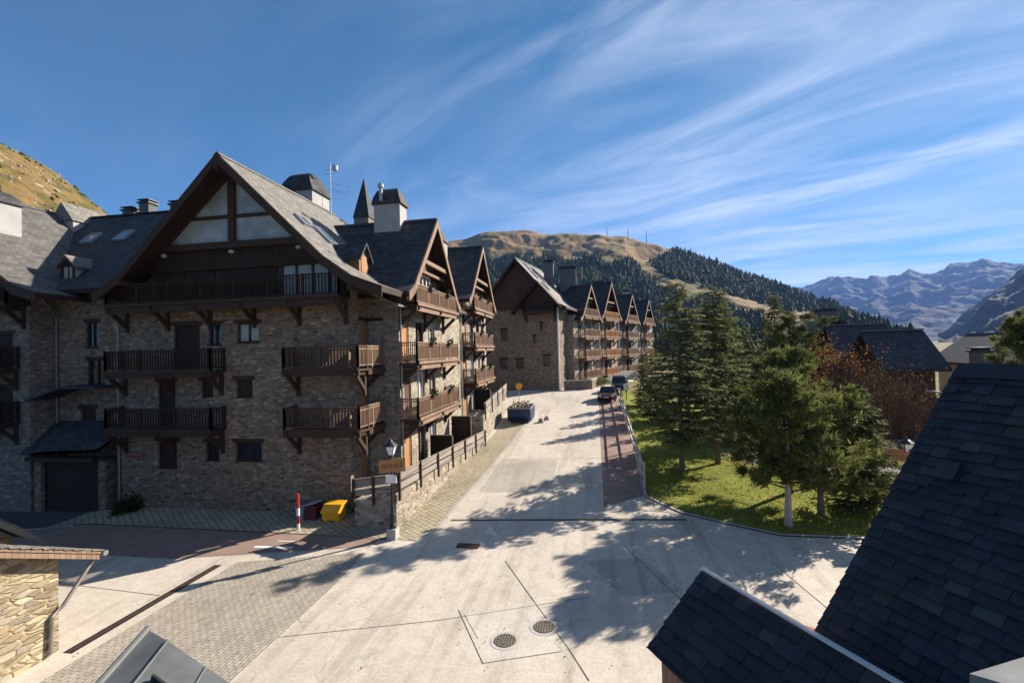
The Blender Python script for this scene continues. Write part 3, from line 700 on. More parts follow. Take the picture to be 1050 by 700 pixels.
def link_wing():
    """long range behind the plaza gables: dark slope towards the plaza, garage below"""
    t = thing('terraced_house', 'shaded stone range with dark slate roof, dormer and garage left of the glazed gable chalet', 'house', (-30, 22.3, -.45))
    F = Fr((-29.7, 22.3, 0), (1, 0, 0), (0, -1, 0))
    holes = [(1.0, 3.9, -.45, 2.4), (4.6, 5.55, 1.6, 3.9), (2.1, 3.2, 6.2, 7.7), (2.0, 2.8, 8.4, 9.8), (1.6, 2.6, 3.3, 5.0)]
    mb = MB(); wall_panel(mb, F, 0, 5.7, -1, 11.6, holes)
    mb.build('wall', STONE, t)
    door(Fr(F.p(0, 0, 1.2), F.u, F.n), .66, 4.28, -.45, 2.36, t, WOOD_D, 'garage_door', lintel=False); door(F, *holes[1], t, WOOD_D)
    for h in holes[2:4]: window(F, *h, t)
    door(F, *holes[4], t, WOOD_D)
    # entrance canopy: two small sloping slate roofs
    mb = MB(); mb.prism([F.p(-.1, 5.55, 1.5), F.p(-.1, 5.68, 1.5), F.p(2.0, 6.35, 1.3), F.p(4.0, 6.3, 1.2), F.p(4.0, 6.17, 1.2), F.p(2.0, 6.2, 1.3)], (0, 1.5, 0)); mb.build('canopy', SLATE, t)
    mb = MB()
    mb.prism([F.p(-.2, 2.75, 1.6), F.p(4.6, 2.95, 1.6), F.p(5.65, 3.6, 1.6), F.p(5.65, 4.6, 0), F.p(4.6, 4.2, 0), F.p(-.2, 4.2, 0)], (0, 0, .14)); mb.build('porch_roof', SLATE, t)
    mb = MB(); F.box(mb, .0, 4.2, 2.42, 2.6, 1.45, 1.58); mb.build('porch_beam', WOOD_B, t)
    for s in (.25, 4.3):
        mb = MB(); F.box(mb, s, s+.4, -1, 2.42, .0, 1.3); mb.build('pier', STONE, t)
    T = Matrix(((0, 1, 0, 0), (1, 0, 0, 0), (0, 0, 1, 0), (0, 0, 0, 1)))   # local y -> world X
    prof = [(35.3, 10.6), (28.1, 17.7), (22.4, 12.2), (21.5, 11.55)]
    mb = MB(); y0, y1 = -62, -17.9
    for (a, b), (c, d) in zip(prof[:-1], prof[1:]):
        mb.cur = 0; mb.poly([Vector((y0, c, d)), Vector((y1, c, d)), Vector((y1, a, b)), Vector((y0, a, b))])
        mb.cur = 1; mb.poly([Vector((y0, a, b-.25)), Vector((y1, a, b-.25)), Vector((y1, c, d-.25)), Vector((y0, c, d-.25))])
        mb.poly([Vector((y1, c, d-.25)), Vector((y1, a, b-.25)), Vector((y1, a, b)), Vector((y1, c, d))])
    c, d = prof[-1]; mb.poly([Vector((y0, c, d-.25)), Vector((y1, c, d-.25)), Vector((y1, c, d)), Vector((y0, c, d))])
    rf = mb.build('roof', [SLATE, WOOD_D], t)
    # back wall closes the range
    mb = MB(); mb.box(-62, -17.2, 34.4, 34.7, -1, 11.2); mb.build('back_wall', STONE, t)
    mb = MB()
    x = -62
    while x < -18.3: mb.box(x, x+.49, 27.95, 28.25, 17.68, 17.75); x += .5
    mb.build('ridge_cap', SLATE, rf)
    # skylights on the dark slope
    for (a, b) in ((81, 250), (115, 247)):
        # meet the ray with the slope  z = 12.2+(y-22.4)*.965
        d = ray(a, b); k = (12.2-22.4*.965+.05-CAMZ)/(d.z-.965*d.y); p = Vector((0, 0, CAMZ))+d*k
        skylight(t, p, (1, 0, 0), (0, 1, .965), .85, 1.15, rf)
    # dormer
    X, Y = -29.75, 22.6
    d = MB(); d.box(X, X+1.0, Y, Y+1.6, 12.2, 13.15); dm = d.build('dormer', RENDER_W, t)
    d = MB(); d.box(X+.02, X+.98, Y-.03, Y, 12.2, 13.1); d.prism([Vector((X-.05, Y-.03, 13.1)), Vector((X+1.05, Y-.03, 13.1)), Vector((X+.5, Y-.03, 13.55))], (0, .3, 0)); d.build('dormer_front', WOOD_D, dm)
    d = MB()
    for s in (-1, 1): d.prism([Vector((X+.5, Y-.2, 13.72)), Vector((X+.5+s*.72, Y-.2, 13.06)), Vector((X+.5+s*.72, Y-.2, 12.95)), Vector((X+.5, Y-.2, 13.6))], (0, 1.9, 0))
    d.build('dormer_roof', SLATE_LIT, dm)
    d = MB(); d.box(X+.3, X+.55, Y-.06, Y-.031, 12.35, 13.0); d.box(X+.68, X+.84, Y-.06, Y-.031, 12.35, 13.0); d.build('pane', CURTAIN, dm)
    # chimneys
    chimney(t, -35.6, -34.0, 26.6, 29.4, 15.0, 17.1, 'gable', SLATE_LIT, RENDER_W, 1.3, 'y')
    chimney(t, -37.6, -36.7, 33.2, 34.0, 11, 19.9, 'slab', LEAD, RENDER_G); chimney(t, -36.0, -35.1, 33.2, 34.0, 11, 20.4, 'slab', LEAD, RENDER_G); chimney(t, -31.9, -31.1, 32.0, 32.8, 11, 19.6, 'slab', LEAD, RENDER_G)
    # chimneys above the ridge of the gable house
    chimney(t, -19.1, -17.0, 27.4, 29.4, 15.0, 18.1, 'dome', SLATE, RENDER_W, 1.35, 'x')
    mb = MB(); mb.tube([(-16.6, 28.9, 16.5), (-16.6, 28.9, 20.3)], .025, 6)
    for z in (20.2, 19.9, 19.6): mb.tube([(-17.0, 28.9, z), (-16.2, 28.9, z)], .012, 5)
    mb.tube([(-16.6, 28.9, 19.0), (-15.2, 28.9, 18.6)], .012, 5); mb.tube([(-16.6, 28.9, 18.6), (-15.4, 28.9, 18.1)], .012, 5)
    mb.lathe((-16.25, 28.9, 19.75), [(.02, 0), (.17, .05), (.17, .35), (.02, .4)], 10)
    mb.build('antenna', ZINC, t)
    # shallow extra roof with roof windows behind the ridge
    mb = MB(); mb.prism([Vector((-38, 31.0, 17.2)), Vector((-26, 31.0, 17.2)), Vector((-27.5, 33, 19.3)), Vector((-35, 33, 19.3))], (0, 1.5, -.3)); mb.build('rear_roof', SLATE, t)
    downpipe(t, [(-29.6, 21.35, 11.35), (-29.4, 21.6, 10.8), (-29.55, 22.2, 10.2), (-29.55, 22.2, 0)]); downpipe(t, [(-24.35, 21.4, 11.2), (-24.2, 21.5, 10.7), (-24.15, 22.15, 10.1), (-24.15, 22.15, 9.4)], .05, WHITE)
    mb = MB(); mb.lathe((-24.45, 22.1, 8.6), [(.16, 0), (.26, .5), (.28, .9)], 8); mb.build('rain_hopper', WHITE, t)
link_wing()

def corner_house():
    t = thing('gabled_house', 'stone chalet cut by the left edge, pale roof slope and stacked dark balconies', 'house', (-42.4, 21, -.45))
    F = Fr((-42.4, 21, 0), (1, 0, 0), (0, -1, 0))
    mb = MB(); hs = [(10.4, 11.6, 4.2, 6.3), (10.4, 11.6, 7.1, 9.2), (9.5, 10.5, 1.2, 2.9)]; wall_panel(mb, F, 0, 12.7, -1, 10.8, hs)
    R = Fr((-29.7, 21, 0), (0, 1, 0), (1, 0, 0)); wall_panel(mb, R, 0, 1.4, -1, 11.6, []); mb.build('wall', STONE_G, t)
    for h in hs[:2]: door(F, *h, t, WOOD_D, 'shutter')
    window(F, *hs[2], t)
    prof = [(-43.2, 11.45), (-40.75, 12.4), (-35.4, 17.7), (-30.1, 12.55), (-28.75, 11.6), (-27.3, 11.15)]
    roof(t, prof, 19.6, 30, I4, [M_slate('slate_mid', .34, .22, (.10, .097, .09), (.165, .158, .145)), WOOD_D])
    mb = MB(); mb.prism([Vector((x, 20.95, z)) for x, z in [(-42.3, 10.7), (-29.7, 10.7), (-29.7, 11.9), (-35.4, 17.2), (-41, 11.9)]], (0, .12, 0)); mb.build('timber_storey', WOOD_R, t)
    for h in (10.7, 7.4, 4.5): balcony(F, 4 if h > 10 else 9.0, 12.6 if h > 10 else 12.1, h, 1.0, t, nbr=3)
    chimney(t, -34.4, -32.6, 20.6, 22.7, 13.0, 16.75, 'dome', SLATE, RENDER_W, .8, 'y', pots=2)
    
corner_house()

# ------------------------------------------------------------------ the street houses
def T_of(loc, rz): return Matrix.Translation(loc) @ Matrix.Rotation(rz, 4, 'Z')
def street_house(label, loc, rz, Wd, eave, ridge, floors, seed, side=(0.0, 0.0), rd=9.0, over=.95, base=-1.5, simple=False, rm=None, wallm=None, chim=(), slate=None, group=None, bx=(.3, .3), flare=True):
    """local x along the street front, y into the block, front faces local -y"""
    rnd = random.Random(seed); t = thing('gabled_house', label, 'house', loc, rz, group); T = T_of(loc, rz); R3 = T.to_3x3()
    wallm = wallm or STONE_T; rm = rm or WOOD_G; slate = slate or SLATE
    F = Fr(T@Vector((0, 0, 0)), R3@Vector((1, 0, 0)), R3@Vector((0, -1, 0)))
    holes = []; ops = []
    a, b = -side[0], Wd+side[1]
    for i, h in enumerate(floors[:-1] if True else floors):
        for k, (c, w, kind) in enumerate(((.13, .95, 'door'), (.40, 1.25, 'win'), (.66, 1.15, 'win'), (.88, .8, 'win'))):
            if k == 3 and Wd < 8: continue
            s = Wd*c-w/2+rnd.uniform(-.1, .1); top = h+2.25 if kind == 'door' or k == 1 else h+2.1; bot = h+.02 if kind == 'door' or k == 1 else h+.35
            holes.append((s, s+w, bot, top)); ops.append(kind)
    mb = MB(); wall_panel(mb, F, a, b, base, eave+.15, holes)
    Lf = Fr(T@Vector((a, rd, 0)), R3@Vector((0, -1, 0)), R3@Vector((-1, 0, 0))); wall_panel(mb, Lf, 0, rd, base, eave+.1, [])
    Rf = Fr(T@Vector((b, 0, 0)), R3@Vector((0, 1, 0)), R3@Vector((1, 0, 0))); wall_panel(mb, Rf, 0, rd, base, eave+.1, [])
    mb.build('wall', wallm, t)
    cx = Wd/2; hw = Wd/2+.15; e = eave+.1; sl = (ridge-e)/hw
    prof = [(cx-hw-.75, e-.45), (cx-hw, e), (cx, ridge), (cx+hw, e), (cx+hw+.75, e-.45)] if flare else [(cx-hw-.3, e-.3*sl), (cx, ridge), (cx+hw+.3, e-.3*sl)]
    rf = roof(t, prof, -over, rd+1, T, [slate, WOOD_D], barge=WOOD_G)
    # timber gable set back, with a tie beam and a window
    mb = MB(); mb.prism([T@Vector(p) for p in [(.05, -.02, eave+.05), (Wd-.05, -.02, eave+.05), (cx, -.02, ridge-.35)]], R3@Vector((0, .12, 0))); mb.build('gable_boarding', WOOD_R, t)
    ft = floors[-1]
    mb = MB(); hb = min(ridge-1.6, ft+2.55)
    half = hw*(ridge-.3-hb)/(ridge-e)
    mb.beam(T@Vector((cx-half, -.75, hb)), T@Vector((cx+half, -.75, hb)), .16, .22); mb.beam(T@Vector((cx-half*1.15, -.4, hb-.45)), T@Vector((cx+half*1.15, -.4, hb-.45)), .14, .16)
    mb.build('tie_beam', WOOD_G, t)
    Fg = Fr(F.p(0, 0, .22), F.u, F.n)
    wg = window(Fg, cx-1.0, cx+.9, ft+.05, min(ft+2.1, hb-.5), t, fm=WHITE if seed % 2 else WOOD_G, lintel=False, mull=2)
    for q, kind in zip(holes, ops):
        if kind == 'door': door(F, *q, t, WOOD_O if rnd.random() < .75 else WOOD_R, 'door', d=-.08)
        else:
            o = window(F, *q, t, fm=rnd.choice([WOOD_G, WHITE, WOOD_B]), pm=rnd.choice([GLASS, GLASS, CURTAIN]), lintel=False)
            mb = MB(); F.box(mb, q[0]-.12, q[1]+.12, q[3], q[3]+.2, -.2, .03); mb.build('lintel', RENDER_W, o)
    for i, h in enumerate(floors):
        if h < 2.5 and i == 0 and loc[2] == 0: continue
        if i == 0 and not simple: continue
        s0, s1 = bx[0], Wd-bx[1]
        balcony(F, s0, s1, h, 1.0, t, rm=rm, dm=WOOD_B if not simple else WOOD_G, nbr=3, fl=[s0+(s1-s0)*k for k in ((.3, .72) if not simple else ())], rnd=rnd)
        mb = MB(); F.box(mb, s0, s1, h-.34, h-.14, .955, 1.03); F.box(mb, s0, s1, h-.06, h+.09, 1.047, 1.09); mb.build('balcony_fascia', WOOD_G, t)
    for c in chim: chimney(t, *c)
    return t, T, F
t2, T2, F2 = street_house('first stone chalet along the street, with grey timber balconies above the long terrace wall', (-9.58, 22.92, 0), rad(90), 7.6, 11.0, 15.45, [1.3, 4.25, 7.1, 10.1], 5, side=(0, 4.3), rd=9, bx=(.0, .0))
chimney(t2, -12.25, -10.65, 26.05, 27.1, 13.5, 16.35, 'dome', SLATE, RENDER_W, 1.0, 'x', pots=0)
mb = MB(); mb.lathe((-11.75, 25.95, 16.5), [(.1, 0), (.1, .75), (.17, .8), (.17, 1.0), (.05, 1.1)], 10); mb.build('flue', ZINC, t2)
for (s, w) in ((.55, .6), (9.6, .5)):
    pass
downpipe(t2, [F2.p(.08, 10.9, .1), F2.p(.08, .9, .1)], .055, COPPER); downpipe(t2, [F2.p(11.6, 10.9, .1), F2.p(11.6, 1.2, .1)], .05, COPPER)
# eaves of the flat part between the two street houses
mb = MB(); mb.prism([Vector((-9.1, 30.9, 10.6)), Vector((-14, 30.9, 13.9)), Vector((-14, 30.9, 13.7)), Vector((-9.1, 30.9, 10.4))], (0, 4.2, 0)); mb.build('link_roof', SLATE, t2)
t3, T3, F3 = street_house('second stone chalet along the street, half hidden behind the first one and its balconies', (-9.62, 35.0, 0), rad(90), 8.2, 11.9, 16.5, [2.2, 5.2, 8.0, 10.9], 8, side=(0, .6), rd=9, bx=(.4, .6))
chimney(t3, -12.6, -11.2, 35.9, 37.2, 13.0, 16.4, 'dome', SLATE, RENDER_W, 1.0, 'x')
downpipe(t3, [F3.p(1.0, 11.8, .1), F3.p(1.0, 1.8, .1)], .05, COPPER)
# a pale roof, chimney and slate spire behind the ridge
t = thing('church_tower', 'slender dark slate spire rising behind the chalet roofs', 'tower', (-30.5, 52, 2))
P = at(374, 222, Y=52); mb = MB(); hw = .9; mb.box(P.x-hw, P.x+hw, 52-hw, 52+hw, 2, P.z-.3); mb.build('wall', STONE_G, t)
mb = MB(); A = at(373, 182, Y=52); q = [Vector((P.x+a*1.0, 52+b*1.0, P.z-.35)) for a, b in ((-1, -1), (1, -1), (1, 1), (-1, 1))]
for i in range(4): mb.poly([q[i], q[(i+1) % 4], A])
mb.build('spire', SLATE, t)
t = thing('rear_house', 'roof and square dark chimney showing between the domed chimneys', 'house', (-20, 36, 1))
mb = MB(); mb.box(-24, -15.5, 36, 44, 0, 13.5); mb.build('wall', STONE_G, t)
prof = [(-25, 12.6), (-19.9, 18.3), (-14.6, 12.6)]
roof(t, prof, 35.4, 45, I4, [SLATE_LIT, WOOD_D])
chimney(t, -20.3, -19.1, 35.0, 36.2, 13, 18.0, 'dome', SLATE, RENDER_G, .55, 'x')

# the house closing the view of the street, same family as the plaza house
def end_house():
    t = thing('gabled_house', 'tall brown stone chalet closing the street, small balcony gable and pale roof slope', 'house', (-8.2, 60, 2.4))
    F = Fr((-14.0, 60, 0), (1, 0, 0), (0, -1, 0))
    hs = [(7.0, 7.35, 8.6, 9.4), (4.6, 5.7, 5.4, 6.5), (8.0, 8.3, 10.2, 11), (2.6, 3.5, 9.0, 10.4), (8.3, 9.2, 5.6, 6.9), (2.4, 3.4, 5.3, 6.6), (7.8, 10.2, 12.35, 14.0)]
    mb = MB(); wall_panel(mb, F, 0, 10.3, 1, 12.8, hs[:6])
    R = Fr((-3.7, 60, 0), (0, 1, 0), (1, 0, 0)); wall_panel(mb, R, 0, 8, 1, 13, []); mb.build('wall', STONE, t)
    mb = MB(); mb.prism([Vector((x, 59.99, z)) for x, z in [(-13.9, 12.8), (-3.75, 12.8), (-4.2, 13.8), (-8.9, 18.9), (-13.5, 13.9)]], (0, .15, 0)); mb.build('gable_boarding', WOOD_R, t)
    prof = [(-15.4, 12.1), (-14.2, 13.2), (-8.87, 19.4), (-4.2, 14.1), (-3.3, 13.3), (-2.3, 12.8)]
    rf = roof(t, prof, 59.0, 70, I4, [SLATE_LIT, WOOD_D])
    for (X, Y) in ((-7.6, 61.2), (-6.6, 61.0), (-6.3, 63.2), (-5.2, 61.4)):
        z = 19.4-(X+8.87)*1.135; n = Vector((1.135, 0, 1)).normalized()
        skylight(t, Vector((X, Y, z))+n*.03, (0, 1, 0), (-1, 0, 1.135), .8, 1.5, rf)
    for h in hs[:6]: window(F, *h, t, mull=0)
    Fb = Fr((-14.0, 59.85, 0), (1, 0, 0), (0, -1, 0)); window(Fb, 7.6, 10.0, 12.4, 13.9, t, mull=4, pm=CURTAIN, lintel=False)
    balcony(F, 6.0, 10.2, 12.3, 1.0, t, nbr=2)
    mb = MB()
    for s in (-1, 1): mb.prism([Vector((-6.0, 58.6, 16.3)), Vector((-6.0+s*3.4, 58.6, 12.5)), Vector((-6.0+s*3.4, 58.6, 12.2)), Vector((-6.0, 58.6, 15.9))], (0, 1.4, 0))
    mb.build('balcony_roof', WOOD_D, t)
    downpipe(t, [(-3.65, 59.9, 12.8), (-3.65, 59.9, 2.4)], .11, WHITE)  # white tube standing in for the thin sunlit side face at this corner
    t.rotation_euler = (0, 0, rad(-12))
end_house()
rz = rad(67.3)
row = [('third-distance chalet beside the tall brown house, two slab chimneys over its roof', (-1.55, 64.0, 0), 6.0, 12.0, 16.5),
       ('chalet with reddish balconies in the far row, between two slate gables', (1.4, 71.0, 0), 6.8, 12.6, 17.7),
       ('chalet in the far row whose white downpipe stands left of its slate roof', (5.3, 80.0, 0), 6.4, 12.2, 16.7),
       ('last and smallest chalet of the far row, beside the tall spruce', (9.2, 89.5, 0), 6.0, 12.4, 16.6)]
for i, (lb, lc, wd, ev, rg) in enumerate(row):
    tt, TT, FF = street_house(lb, lc, rz, wd, ev, rg, [3.6, 6.4, 9.2, 12.0], 11+i, side=(1.2, 2.2), rd=12, simple=True, rm=[WOOD_G, WOOD_O, WOOD_G, WOOD_G][i], wallm=[STONE_T, STONE_T, RENDER_G, STONE_T][i], base=0)
    if i == 0:
        chimney(tt, -5.9, -4.6, 65.0, 66.2, 12, 19.6, 'slab', LEAD, RENDER_G); chimney(tt, -3.9, -1.6, 67.5, 69, 12, 19.0, 'slab', LEAD, RENDER_G)
    if i == 1: chimney(tt, 1.0, 2.5, 76.0, 77.2, 12, 17.9, 'slab', LEAD, RENDER_W)
    if i == 2: chimney(tt, 6.2, 7.4, 85.2, 86.2, 12, 17.4, 'slab', LEAD, RENDER_W)
    if i in (0, 1):
        downpipe(tt, [FF.p(wd+1.6, ev, .12), FF.p(wd+1.6, 6.2, .12)], .11, WHITE)
# far-row garden wall and bank
def low_wall(name, label, pts, h, th, m, coping=True, dz=0):
    t = thing(name, label, 'wall', (pts[0][0], pts[0][1], gz(*pts[0])))
    mb = MB(); cb = MB()
    for (a, b) in zip(pts[:-1], pts[1:]):
        A = Vector((a[0], a[1], gz(*a)-.4)); B = Vector((b[0], b[1], gz(*b)-.4)); n = (B-A); n.z = 0; n = Vector((-n.y, n.x, 0)).normalized()*th
        ha = a[2] if len(a) > 2 else h; hb = b[2] if len(b) > 2 else h
        za, zb = Vector((0, 0, .4+ha)), Vector((0, 0, .4+hb))
        mb.prism([A, B, B+zb, A+za], n)
        cb.prism([A+za, B+zb, B+zb+Vector((0, 0, .08)), A+za+Vector((0, 0, .08))], n*1.15)
    mb.build('wall', m, t)
    if coping: cb.build('coping', CONC_K, t)
    return t
_gz = gz
low_wall('garden_wall', 'low grey garden wall at the end of the street before the far row', [(-3.2, 59.2), (.2, 60.0), (.9, 63)], 1.1, .3, STONE_G)
# dry-stone steps and white path up to the far row
for i in range(7):
    mb = MB(); x, y = 2.6+.55*i, 66+1.7*i; z = gz(x, y)+.25*i
    mb.prism([Vector((x-2.4, y, z-.6)), Vector((x+1.2, y+.5, z-.6)), Vector((x+1.3, y+2.0, z-.6)), Vector((x-2.3, y+1.9, z-.6))], (0, 0, .75)); 
    tag(mb.build('stone_step', CONC_K), 'pale stone step on the path climbing to the far row', 'step', 'stone steps below the far row')

# ------------------------------------------------------------------ terrace wall and fence along the street
def terrace():
    t = thing('terrace_wall', 'sunlit rubble terrace wall under the street chalets, behind the left street lamp', 'wall', (-8.3, 19.6, 0))
    mb = MB()
    # (x, y, top)
    pts = [(-10.35, 21.2, 1.2), (-10.35, 19.5, 1.25), (-8.35, 19.35, 1.55), (-7.95, 29.0, 1.35), (-7.62, 33.2, 1.25)]
    for a, b in zip(pts[:-1], pts[1:]):
        n = Vector((-(b[1]-a[1]), b[0]-a[0], 0)).normalized()*.4
        mb.prism([Vector((a[0], a[1], -.5)), Vector((b[0], b[1], -.5)), Vector((b[0], b[1], b[2])), Vector((a[0], a[1], a[2]))], n)
    mb.poly([(-10.3, 19.6, 1.2), (-8.4, 19.4, 1.2), (-8.0, 29, 1.2), (-7.7, 33.2, 1.2), (-9.5, 33.2, 1.2), (-9.5, 22.9, 1.2), (-11.25, 22.9, 1.2), (-11.25, 21.05, 1.2), (-10.3, 21.05, 1.2)])
    mb.build('wall', STONE_T, t)
    t2_ = thing('terrace_wall', 'higher rubble terrace wall further up the street, beside the blue skip', 'wall', (-7.75, 33.4, 0))
    mb = MB(); pts2 = [(-7.72, 33.6, 2.9), (-8.2, 46, 3.55)]
    a, b = pts2; mb.prism([Vector((a[0], a[1], 0)), Vector((b[0], b[1], .5)), Vector((b[0], b[1], b[2])), Vector((a[0], a[1], a[2]))], (-.4, 0, 0))
    mb.prism([Vector((-9.6, 33.6, 0)), Vector((-8.12, 33.6, 0)), Vector((-8.12, 33.6, 2.9)), Vector((-9.6, 33.6, 2.9))], (0, .35, 0)); mb.build('wall', STONE_T, t2_)
    mb = MB(); mb.box(-9.5, -8.1, 33.95, 46, 2.7, 2.78); mb.build('terrace_floor', CONC_K, t2_)
    # slatted fences
    def fence(label, A, B, n, dz=0):
        A = Vector(A); B = Vector(B); f = thing('timber_fence', label, 'fence', A)
        d = (B-A); h = Vector((d.x, d.y, 0)).normalized(); out_ = Vector((h.y, -h.x, 0)); z = Vector((0, 0, 1))
        for lo, hi in ((.12, .40), (.48, .80)):
            mb = MB(); mb.obox(A+z*lo+out_*.02, d, out_*.045, z*(hi-lo)); mb.build('board', WOOD_F, f)
        mb = MB(); mb.obox(A+z*.82-out_*.02, d, out_*.12, z*.05); mb.build('top_rail', WOOD_F, f)
        for k in range(n):
            p = A+d*(k/(n-1)); mb = MB(); mb.obox(p-h*.05+out_*.066, h*.1, out_*.09, z*.9+z*0); mb.v = [v-Vector((0, 0, .32)) if v.z < p.z+.3 else v for v in mb.v]; mb.build('post', WOOD_B, f)
    fence('weathered board fence on top of the sunlit terrace wall', (-8.33, 19.45, 1.62), (-7.6, 33.1, 1.12), 7)
    fence('short dark board fence on the terrace end facing the plaza', (-10.32, 19.5, 1.3), (-8.4, 19.36, 1.6), 3)
    fence('board fence on the higher terrace beside the blue skip', (-7.68, 33.7, 2.95), (-8.16, 45.8, 3.55), 5)
    # dark screens between terraces
    for i, (y, z0, h, lb) in enumerate(((31.4, 1.2, 2.0, 'brown timber privacy screen between the two terraces'), (38.0, 2.78, 1.7, 'brown timber privacy screen on the higher terrace'), (27.0, 1.2, 1.5, 'brown timber privacy screen in front of the first chalet ground floor'))):
        s = thing('privacy_screen', lb, 'screen', (-8.9, y, z0)); w = 1.4
        mb = MB(); mb.box(-9.45, -8.15, y, y+.05, z0+.05, z0+h); mb.build('panel', WOOD_D, s)
        mb = MB(); mb.box(-9.45, -8.13, y-.02, y+.07, z0+h, z0+h+.06); mb.box(-8.15, -8.07, y-.02, y+.07, z0, z0+h); mb.build('frame', WOOD_G, s)
terrace()

# ------------------------------------------------------------------ foreground roofs
def slate_field(mb, o, u, v, n, Lu, Lv, tw, th, rnd, skip=None):
    """individually laid slates: o top corner, u along the ridge, v down the slope"""
    rows = int(Lv/th)+1
    for r in range(rows):
        x = -tw*rnd.random()
        while x < Lu:
            w = tw*rnd.uniform(.72, 1.28); a, b = max(0, x), min(Lu, x+w-.006)
            if b-a > .03:
                top = r*th-.05; bot = min((r+1)*th+rnd.uniform(-.022, .034), Lv+.06)
                tilt = rnd.uniform(-.004, .004); h0, h1 = .004, .034+rnd.uniform(-.006, .010)
                p = [o+u*a+v*top+n*h0, o+u*b+v*top+n*h0, o+u*b+v*(bot+rnd.uniform(-.012, .012))+n*(h1+tilt), o+u*a+v*bot+n*(h1-tilt)]
                q = [x_-n*.020 for x_ in p]
                mb.poly(p if (p[1]-p[0]).cross(p[3]-p[0]).dot(n) > 0 else p[::-1])
                for i, j in ((2, 3), (3, 0), (1, 2)): mb.poly([p[i], p[j], q[j], q[i]])
            x += w
RDIR = Vector((.423, -.906, 0)); DH = Vector((-.906, -.423, 0))
def on_ray(P, dirh, px_, py_):
    """point reached from P by going along dirh in plan until under the ray, on the ray in height"""
    d = ray(px_, py_); A = np.array([[dirh.x, -d.x], [dirh.y, -d.y]]); s, t = np.linalg.solve(A, np.array([-P.x, -P.y]))
    return Vector((d.x*t, d.y*t, CAMZ+d.z*t))
SLATE_F = M_slates()
def fg_roofs():
    rnd = random.Random(4)
    d = ray(985, 376); P1 = Vector((0, 0, CAMZ))+d*(11.0/math.hypot(d.x, d.y))
    P2 = on_ray(P1, DH, 838, 650); v = (P2-P1); Lv = v.length*1.35; v.normalize(); n = RDIR.cross(v).normalized()
    if n.z < 0: n = -n
    t = thing('slate_roofed_house', 'big dark slate roof slope filling the right foreground', 'house', P1+DH*2+Vector((0, 0, -P1.z)))
    Lu = 13.5
    mb = MB(); mb.obox(P1-n*.14, RDIR*Lu, v*Lv, n*.12)
    rf = mb.build('roof', WOOD_D, t)
    mb = MB(); slate_field(mb, P1-RDIR*.05, RDIR, v, n, Lu, Lv, .27, .175, rnd); mb.build('slates', SLATE_F, rf)
    v2 = Vector((-v.x, -v.y, v.z)); n2 = Vector((-n.x, -n.y, n.z))
    mb = MB(); mb.obox(P1-n2*.14, RDIR*Lu, v2*5, n2*.15); mb.build('rear_slope', SLATE_LIT, rf)  # sun side in the paler lit slate, front in near-black
    mb = MB(); mb.obox(P1+n*.04-v*.03, RDIR*Lu, v*.28, n*.02); mb.obox(P1+n2*.04-v2*.03, RDIR*Lu, v2*.28, n2*.02); mb.build('ridge_cap', SLATE_F, rf)
    # gable wall under the verge
    a = P1+RDIR*.35-Vector((0, 0, .25)); b = a+v*(Lv-.6); c = a+v2*4.6
    mb = MB(); mb.prism([a, b, Vector((b.x, b.y, -.5)), Vector((c.x, c.y, -.5)), c], RDIR*12.6); mb.build('wall', STONE_L, t)
    # vent tile
    q = on_ray(P1, DH, 968, 476); 
    dd = ray(968, 474); k = (P1-Vector((0, 0, CAMZ))).dot(n)/dd.dot(n); q = Vector((0, 0, CAMZ))+dd*k
    mb = MB(); mb.obox(q+n*.02, RDIR*.26, v*.30, n*.07); mb.build('roof_vent', LEAD, t)
    # low roof in front of it
    S1 = at(722, 586, Z=3.6); S3 = at(915, 700, Z=3.6); ud = (S3-S1).normalized(); dh = Vector((ud.y, -ud.x, 0))
    if dh.x > 0: dh = -dh
    S2 = on_ray(S1, dh, 668, 663); v = (S2-S1); Lv = v.length; v.normalize(); n = ud.cross(v).normalized()
    if n.z < 0: n = -n
    t = thing('slate_roofed_house', 'low roof with a pale lit ridge flashing, at the bottom right of the plaza', 'house', Vector((S1.x, S1.y, 0)))
    Lu = 6.0
    mb = MB(); mb.obox(S1-n*.12, ud*Lu, v*Lv, n*.10); rf = mb.build('roof', WOOD_D, t)
    mb = MB(); slate_field(mb, S1-ud*.05, ud, v, n, Lu, Lv, .32, .22, rnd); mb.build('slates', SLATE_F, rf)
    v2 = Vector((-v.x, -v.y, v.z)); n2 = Vector((-n.x, -n.y, n.z))
    mb = MB(); mb.obox(S1-n2*.12, ud*Lu, v2*1.1, n2*.10); mb.build('rear_slope', SLATE_LIT, rf)
    mb = MB(); mb.obox(S1+n*.05-v*.02-ud*.06, ud*Lu, v*.03, n*.03); mb.obox(S1+n2*.02-v2*.02-ud*.06, ud*Lu, v2*.13, n2*.05); mb.build('ridge_flashing', M_plain('pale_flashing', (.62, .60, .56), .45, .5, .2, .1), rf)
    a = S1+ud*.12-Vector((0, 0, .2)); b = a+v*(Lv-.14); c = a+v2*.9
    mb = MB(); mb.prism([a, b, Vector((b.x, b.y, -.3)), Vector((c.x, c.y, -.3)), c], ud*5.6); mb.build('wall', WOOD_G, t)
    # pale corner of another roof edge bottom right
    t = thing('flashing_edge', 'pale metal edge of a roof in the bottom right corner', 'roof edge', at(1040, 690, Z=5.2))
    a, b, c = at(994, 690, Z=5.3), at(1060, 670, Z=5.3), at(1070, 712, Z=5.3)
    mb = MB(); mb.prism([a, b, c], (0, 0, -.1)); mb.build('sheet', M_plain('aged_sheet', (.24, .245, .24), .95, .03, 0, .3, 2), t)
